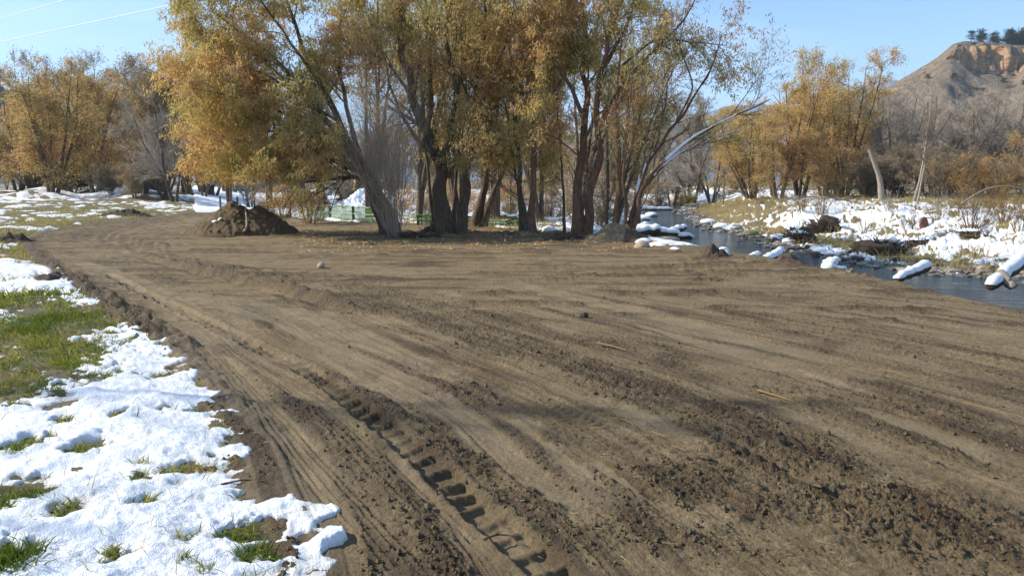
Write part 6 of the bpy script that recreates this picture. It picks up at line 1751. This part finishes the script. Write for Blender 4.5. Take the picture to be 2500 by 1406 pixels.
# ------------------------------------------------------------------ sticks and stalks on the soil
def gpt(px, py, dz=.02):
    return G(px, py) + [0, 0, dz]
for i, (pts, r, lab, m_) in enumerate([
    (((1455, 842), (1490, 850), (1532, 862)), .010, "longest bleached stalk in the dark churned band", M_STRAW),
    (((1848, 960), (1895, 974), (1948, 992)), .011, "thick pale stalk lying on the churned soil past the ribbed wheel print", M_STRAW),
    (((1500, 1030), (1530, 1036), (1552, 1052)), .005, "pale curved stem at the start of the ribbed wheel print", M_STRAW),
    (((1590, 1062), (1620, 1074), (1652, 1077)), .005, "pale curved stem just below the first curved stem", M_STRAW),
    (((965, 803), (990, 808), (1012, 816)), .006, "pale stalk by the smooth grey patch", M_STRAW),
    (((1010, 826), (1040, 833)), .005, "short pale stalk next to the fine tread ladder", M_STRAW),
    (((1692, 815), (1722, 836)), .005, "short stalk on the smooth far soil", M_STRAW),
    (((2140, 908), (2190, 918), (2222, 928)), .006, "thin stalk between the two smooth grey strips", M_STRAW),
    (((2350, 990), (2400, 1002), (2450, 1018)), .005, "long thin stalk on the outer smooth strip", M_STRAW),
    (((1180, 1330), (1215, 1318), (1262, 1322)), .006, "dark twig beside the deep lug row", M_BARK),
    (((1020, 1335), (1060, 1322), (1100, 1325)), .005, "dark twig lying across the fine tyre ribs", M_BARK),
    (((540, 1193), (600, 1182), (660, 1187)), .006, "dark stick half under the snow's edge", M_BARK),
    (((1640, 1096), (1668, 1108)), .004, "tiny pale stem near the dark churned patch", M_STRAW),
    (((2060, 1255), (2085, 1275)), .004, "short pale stem near the cracked flat soil", M_STRAW),
    (((1700, 1260), (1724, 1270)), .005, "short pale stem by the darkest churned patch", M_STRAW),
    ]):
    w = [gpt(px, py, .028) for px, py in pts]
    stick("stalk" if m_ is M_STRAW else "stick", lab, w, r, r * .5, m_, "stalk" if m_ is M_STRAW else "stick", 5, 0 if m_ is M_STRAW else 2)
for i, (px, py, hx, hy, r, lab) in enumerate([(325, 1038, 340, 990, .005, "hooked twig standing in the snow"), (400, 1168, 382, 1138, .006, "reddish twig poking up from the snow near the dark bare patch"), (512, 1355, 510, 1328, .004, "short dry stub sticking out of the snow by the straw patch"),
                                              (1070, 1215, 1052, 1188, .007, "knotted root clump beside the deep lug row"), (1330, 1115, 1322, 1098, .006, "small root stub standing on the trodden soil"), (300, 1165, 285, 1140, .004, "dark bent twig in the snow between grass tufts"), (30, 1300, 10, 1262, .004, "thin twig in the snow by the red leaves"), (95, 1295, 60, 1272, .004, "second thin twig by the red leaves")]):
    a_ = gpt(px, py, .0); k = np.linalg.norm(a_[:2]); b2 = P(hx, hy, a_[1]); mid = (a_ + b2) / 2 + [.01, 0, .01]
    a_[2] -= .03
    stick("twig", lab, [a_, mid, b2], r, r * .4, M_BARKR, "twig", 5, 3 if i in (0, 3) else 1)

# loose straw and crumbs over the soil
rs = np.random.RandomState(77)
n = 5200; r_s = 2.9 + 16 * rs.rand(n) ** 1.5; a_s = rs.uniform(-.62, .62, n)
x = r_s * np.sin(a_s); y = r_s * np.cos(a_s)
dsd = sdpoly(x, y, DIRT); dens = fbm(x / 1.1, y / 1.1, 3, 800)
ok = (dsd < .3) & (dens > -.05 + .3 * rs.rand(n))
x, y = x[ok], y[ok]
def micro_at(x, y):
    r = np.hypot(x, y); a = np.arctan2(x, y)
    i = np.clip(np.searchsorted(RR, r), 0, NR - 1); j = np.clip(np.searchsorted(AA, a), 0, NA - 1)
    return GZ2[i, j]
z = micro_at(x, y)
st = np.stack([x, y, z + .004], 1); a2 = rs.uniform(0, 6.28, len(x)); Ls = rs.gamma(2, .018, len(x)) + .012
en = st + np.stack([np.cos(a2) * Ls, np.sin(a2) * Ls, rs.uniform(-.002, .018, len(x))], 1)
g = Geo(); spikes(g, st, en, rs.uniform(.0008, .0022, len(x)), rs.rand(len(x)))
link("straw_litter", g.mesh("straw_litter", smooth=False), M_STRAW, kind="stuff")
n = 24000; r_s = 2.9 + 13 * rs.rand(n) ** 1.5; a_s = rs.uniform(-.62, .62, n)
x = r_s * np.sin(a_s); y = r_s * np.cos(a_s)
i = np.clip(np.searchsorted(RR, r_s), 0, NR - 1); j = np.clip(np.searchsorted(AA, a_s), 0, NA - 1)
ok = (D_DIRT[i, j] < .1) & (ROUGH[i, j] > .45 + .5 * rs.rand(n))
x, y = x[ok][:9000], y[ok][:9000]; z = micro_at(x, y)
octv = np.array([[1, 0, 0], [-1, 0, 0], [0, 1, 0], [0, -1, 0], [0, 0, 1], [0, 0, -1.0]]); octf = np.array([[0, 2, 4], [2, 1, 4], [1, 3, 4], [3, 0, 4], [2, 0, 5], [1, 2, 5], [3, 1, 5], [0, 3, 5]])
m_ = len(x); s_ = (rs.gamma(2.0, .0030, m_) + .003)[:, None, None]
V = octv[None] * s_ * rs.uniform(.6, 1.3, (m_, 6, 1)) + rs.normal(size=(m_, 6, 3)) * s_ * .18 + np.stack([x, y, z + .003], 1)[:, None]
g = Geo(); g.add(V.reshape(-1, 3), (np.arange(m_)[:, None, None] * 6 + octf[None]).reshape(-1, 3))
cme = g.mesh("soil_crumbs", smooth=False)
for kk in ("wet", "smoothed", "rough"):
    at_ = cme.attributes.new(kk, 'FLOAT', 'POINT'); at_.data.foreach_set("value", np.full(m_ * 6, {"wet": .35, "smoothed": 0, "rough": .5}[kk], np.float32))
link("soil_crumbs", cme, M_DIRT, kind="stuff")

# ------------------------------------------------------------------ grass
def blades(geo, x, y, z, H, W, tint, lean=.5, seed=0):
    n = len(x); a = R.uniform(0, 6.28, n); l = R.uniform(.1, 1, n) * lean
    d = np.stack([np.cos(a) * l, np.sin(a) * l, np.ones(n)], 1); d = nrm(d)
    side = nrm(np.cross(d, np.stack([np.cos(a + 1.3), np.sin(a + 1.3), a * 0], 1)))
    b = np.stack([x, y, z - .01], 1); H = np.broadcast_to(H, (n,))[:, None]; W = np.broadcast_to(W, (n,))[:, None]
    m = b + d * H * .5; d2 = nrm(d + np.stack([np.cos(a), np.sin(a), -.5 + a * 0], 1) * .55 * l[:, None] * 1.3); t = m + d2 * H * .55
    V = np.stack([b - side * W * .5, b + side * W * .5, m + side * W * .42, m - side * W * .42, t], 1)
    i = (np.arange(n) * 5)[:, None]
    geo.add(V.reshape(-1, 3), i + [[0, 1, 2, 3]], np.repeat(tint, 5)); geo.f[3].append((i + [[3, 2, 4]]) + geo.n - 5 * n)
def scatter_grass(n, rmin, rmax, amin, amax, keepf, pw=1.0):
    r = rmin + (rmax - rmin) * R.rand(n) ** pw; a = R.uniform(amin, amax, n)
    i = np.clip(np.searchsorted(RR, r), 0, NR - 1); j = np.clip(np.searchsorted(AA, a), 0, NA - 1)
    x = r * np.sin(a); y = r * np.cos(a)
    k = keepf(x, y, i, j); return x[k], y[k], GZ2[i[k], j[k]], r[k]
CVF = np.full(GX.shape, -1.0); CVF[near] = cv
g = Geo()
x, y, z, r = scatter_grass(60000, 3.0, 13.5, -.72, -.28, lambda x, y, i, j: (D_DIRT[i, j] > .05) & (CVF[i, j] < .10 + .05 * R.rand(len(x))) & (fbm(x / .5, y / .5, 3, 820) > -.25 + .4 * R.rand(len(x))), 1.2)
c = np.clip(.42 + .5 * fbm(x / .35, y / .35, 3, 823) + R.normal(size=len(x)) * .16, 0, 1)
blades(g, x, y, z, R.uniform(.03, .10, len(x)), R.uniform(.003, .007, len(x)) * (1 + r / 12), c, 1.1)
x, y, z, r = scatter_grass(34000, 13, 60, -.75, -.32, lambda x, y, i, j: (D_DIRT[i, j] > .1) & (CVF[i, j] < .08), 1.4)
c = np.clip(.66 + .4 * fbm(x / 4, y / 2.5, 3, 826) + R.normal(size=len(x)) * .12, 0, 1)
blades(g, x, y, z, R.uniform(.06, .16, len(x)), R.uniform(.012, .03, len(x)), c, 1.0)
link("meadow_grass", g.mesh("meadow_grass", smooth=False), M_GRASS, kind="stuff")
g = Geo()
x, y, z, r = scatter_grass(38000, 30, 105, .10, .66, lambda x, y, i, j: (S_RL[i, j] < -.8) & (CVF[i, j] < .05 + .35 * (R.rand(len(x)) < .10)), .8)
c = np.clip(.75 + .3 * fbm(x / 5, y / 5, 3, 829) + R.normal(size=len(x)) * .12, 0, 1)
c = np.clip(c, .86, 1); blades(g, x, y, z, R.uniform(.15, .6, len(x)), R.uniform(.012, .035, len(x)), c, .7)
x, y, z, r = scatter_grass(16000, 27, 60, -.32, .22, lambda x, y, i, j: (S_RL[i, j] > 0) & (S_RIV[i, j] > .5) & (D_DIRT[i, j] > .3) & (CVF[i, j] < .12) & (CVF[i, j] > -.9), 1)
blades(g, x, y, z, R.uniform(.12, .4, len(x)), R.uniform(.01, .03, len(x)), R.uniform(.6, 1, len(x)), .7)
link("dry_grass", g.mesh("dry_grass", smooth=False), M_GRASS, kind="stuff")
# stems poking out of the snow on the verge
g = Geo()
x, y, z, r = scatter_grass(900, 3.0, 11, -.66, -.25, lambda x, y, i, j: (D_DIRT[i, j] > .0) & (CVF[i, j] > .1), 1)
blades(g, x, y, z + .03, R.uniform(.03, .12, len(x)), R.uniform(.002, .005, len(x)), R.uniform(.5, 1, len(x)), .9)
link("snow_stems", g.mesh("snow_stems", smooth=False), M_GRASS, kind="stuff")
def tuft(label, px, py, n, rad_, H, tint, spread=.2, W=.006):
    c = G(px, py, .02); root_z = micro_at(np.array([c[0]]), np.array([c[1]]))[0]
    q = R.normal(size=(n, 2)) * rad_ * .5
    g = Geo(); blades(g, q[:, 0], q[:, 1], q[:, 0] * 0 - .01, R.uniform(.4, 1.1, n) * H, np.full(n, W), np.clip(tint + R.normal(size=n) * spread, 0, 1), 1.0)
    o = link("grass_tuft", g.mesh("grass_tuft", smooth=False), M_GRASS, None, (c[0], c[1], root_z)); o["label"] = label; o["category"] = "grass tuft"
tuft("brightest green long-bladed tuft at the upper verge among snow strips", 145, 783, 900, .34, .15, .15, .12, .007)
tuft("yellow-green tuft beside the picture-edge snow hollow, leftmost pair member".replace("picture-edge ", "").replace(", leftmost pair member", " and weeds"), 68, 1105, 260, .13, .08, .35, .2)
tuft("round green tuft in the snow with a dark leafy base", 222, 1118, 300, .12, .08, .30, .2)
tuft("loose green tuft in the snow above the round tuft", 160, 1078, 200, .15, .07, .35, .2)
tuft("wide yellow-green tuft near the reddish leaf scrap", 28, 1240, 380, .17, .10, .40, .2)
tuft("big coarse green tuft at the lowest corner of the snow", 28, 1395, 420, .14, .13, .15, .15, .007)
tuft("small leafy sprig at the snow's bare straw gap", 433, 1022, 70, .04, .06, .12, .1)
tuft("small green sprout ringed by snow by a twig", 290, 1035, 90, .06, .05, .35, .2)
tuft("trodden straw and green tuft in the largest bare gap of the snow", 650, 1345, 420, .12, .035, .7, .25, .003)
tuft("straw tuft in the upper half of the snow's largest bare gap", 645, 1290, 320, .12, .04, .72, .2, .004)
tuft("bright tuft at the crumbling turf edge by the track", 310, 790, 240, .25, .08, .40, .2)
tuft("tall yellow tuft in the middle of the grassy verge", 90, 850, 500, .30, .14, .5, .15, .006)
tuft("lush green tuft above the tall yellow one", 60, 815, 500, .32, .14, .2, .12, .006)
tuft("wide yellow-green tuft at the grass margin by the deep snow", 185, 900, 600, .28, .12, .42, .15, .006)

# fallen willow leaves round the grove
n = 7000; px_ = R.uniform(720, 1600, n); Yv_ = 18.5 + 8.5 * R.rand(n) ** .7
lx = (px_ - CX) / F * Yv_; ly = Yv_
i = np.clip(np.searchsorted(RR, np.hypot(lx, ly)), 0, NR - 1); j = np.clip(np.searchsorted(AA, np.arctan2(lx, ly)), 0, NA - 1)
kk = (fbm(lx / .9, ly / .7, 3, 860) > -.15 + .5 * R.rand(n)) & (S_RIV[i, j] > 1.5)
lx, ly, lz = lx[kk], ly[kk], GZ2[i[kk], j[kk]] + .012
g = Geo(); add_leaves(g, np.stack([lx, ly, lz], 1), np.stack([R.normal(size=len(lx)), R.normal(size=len(lx)), R.normal(size=len(lx)) * .25], 1), R.uniform(.06, .13, len(lx)), R.uniform(.02, .04, len(lx)), R.uniform(.45, 1, len(lx)))
link("fallen_leaves", g.mesh("fallen_leaves", smooth=False), M_LEAF, kind="stuff")
# bare tree beyond the frame whose limbs shade the near soil, seen only from a step aside
SHT = arch_tree(14, 2, .5, (12, .12, .30, 5, .12, .6), (5, .08, .16, 3, .06, .7), (4, .04, .08, 3, 0, .7), None, M_BARK, M_TWIG, None, .014, .30, wob=.03, fan=.1)
root = thing("tree", "slim bare roadside tree that shades the near soil", "tree", (-15.5, 6.35, -.02), 1.0)
H, tr, br, cr = SHT; root.scale = (.8, .8, .8); link("trunk", tr, None, root); link("branchwork", br, None, root)

# thin autumn air
g = Geo(); g.box((0, 0, 95), (4400, 4400, 204)); hz = g.mesh("haze", smooth=False)
hm = bpy.data.materials.new("thin_haze"); hm.use_nodes = True; hn = hm.node_tree; hn.nodes.clear()
ho = hn.nodes.new("ShaderNodeOutputMaterial"); hv = hn.nodes.new("ShaderNodeVolumePrincipled"); hn.links.new(hv.outputs[0], ho.inputs["Volume"])
hv.inputs["Color"].default_value = (.80, .88, 1.0, 1); hv.inputs["Density"].default_value = 0.00015; hv.inputs["Anisotropy"].default_value = .2
link("haze", hz, hm, kind="stuff")
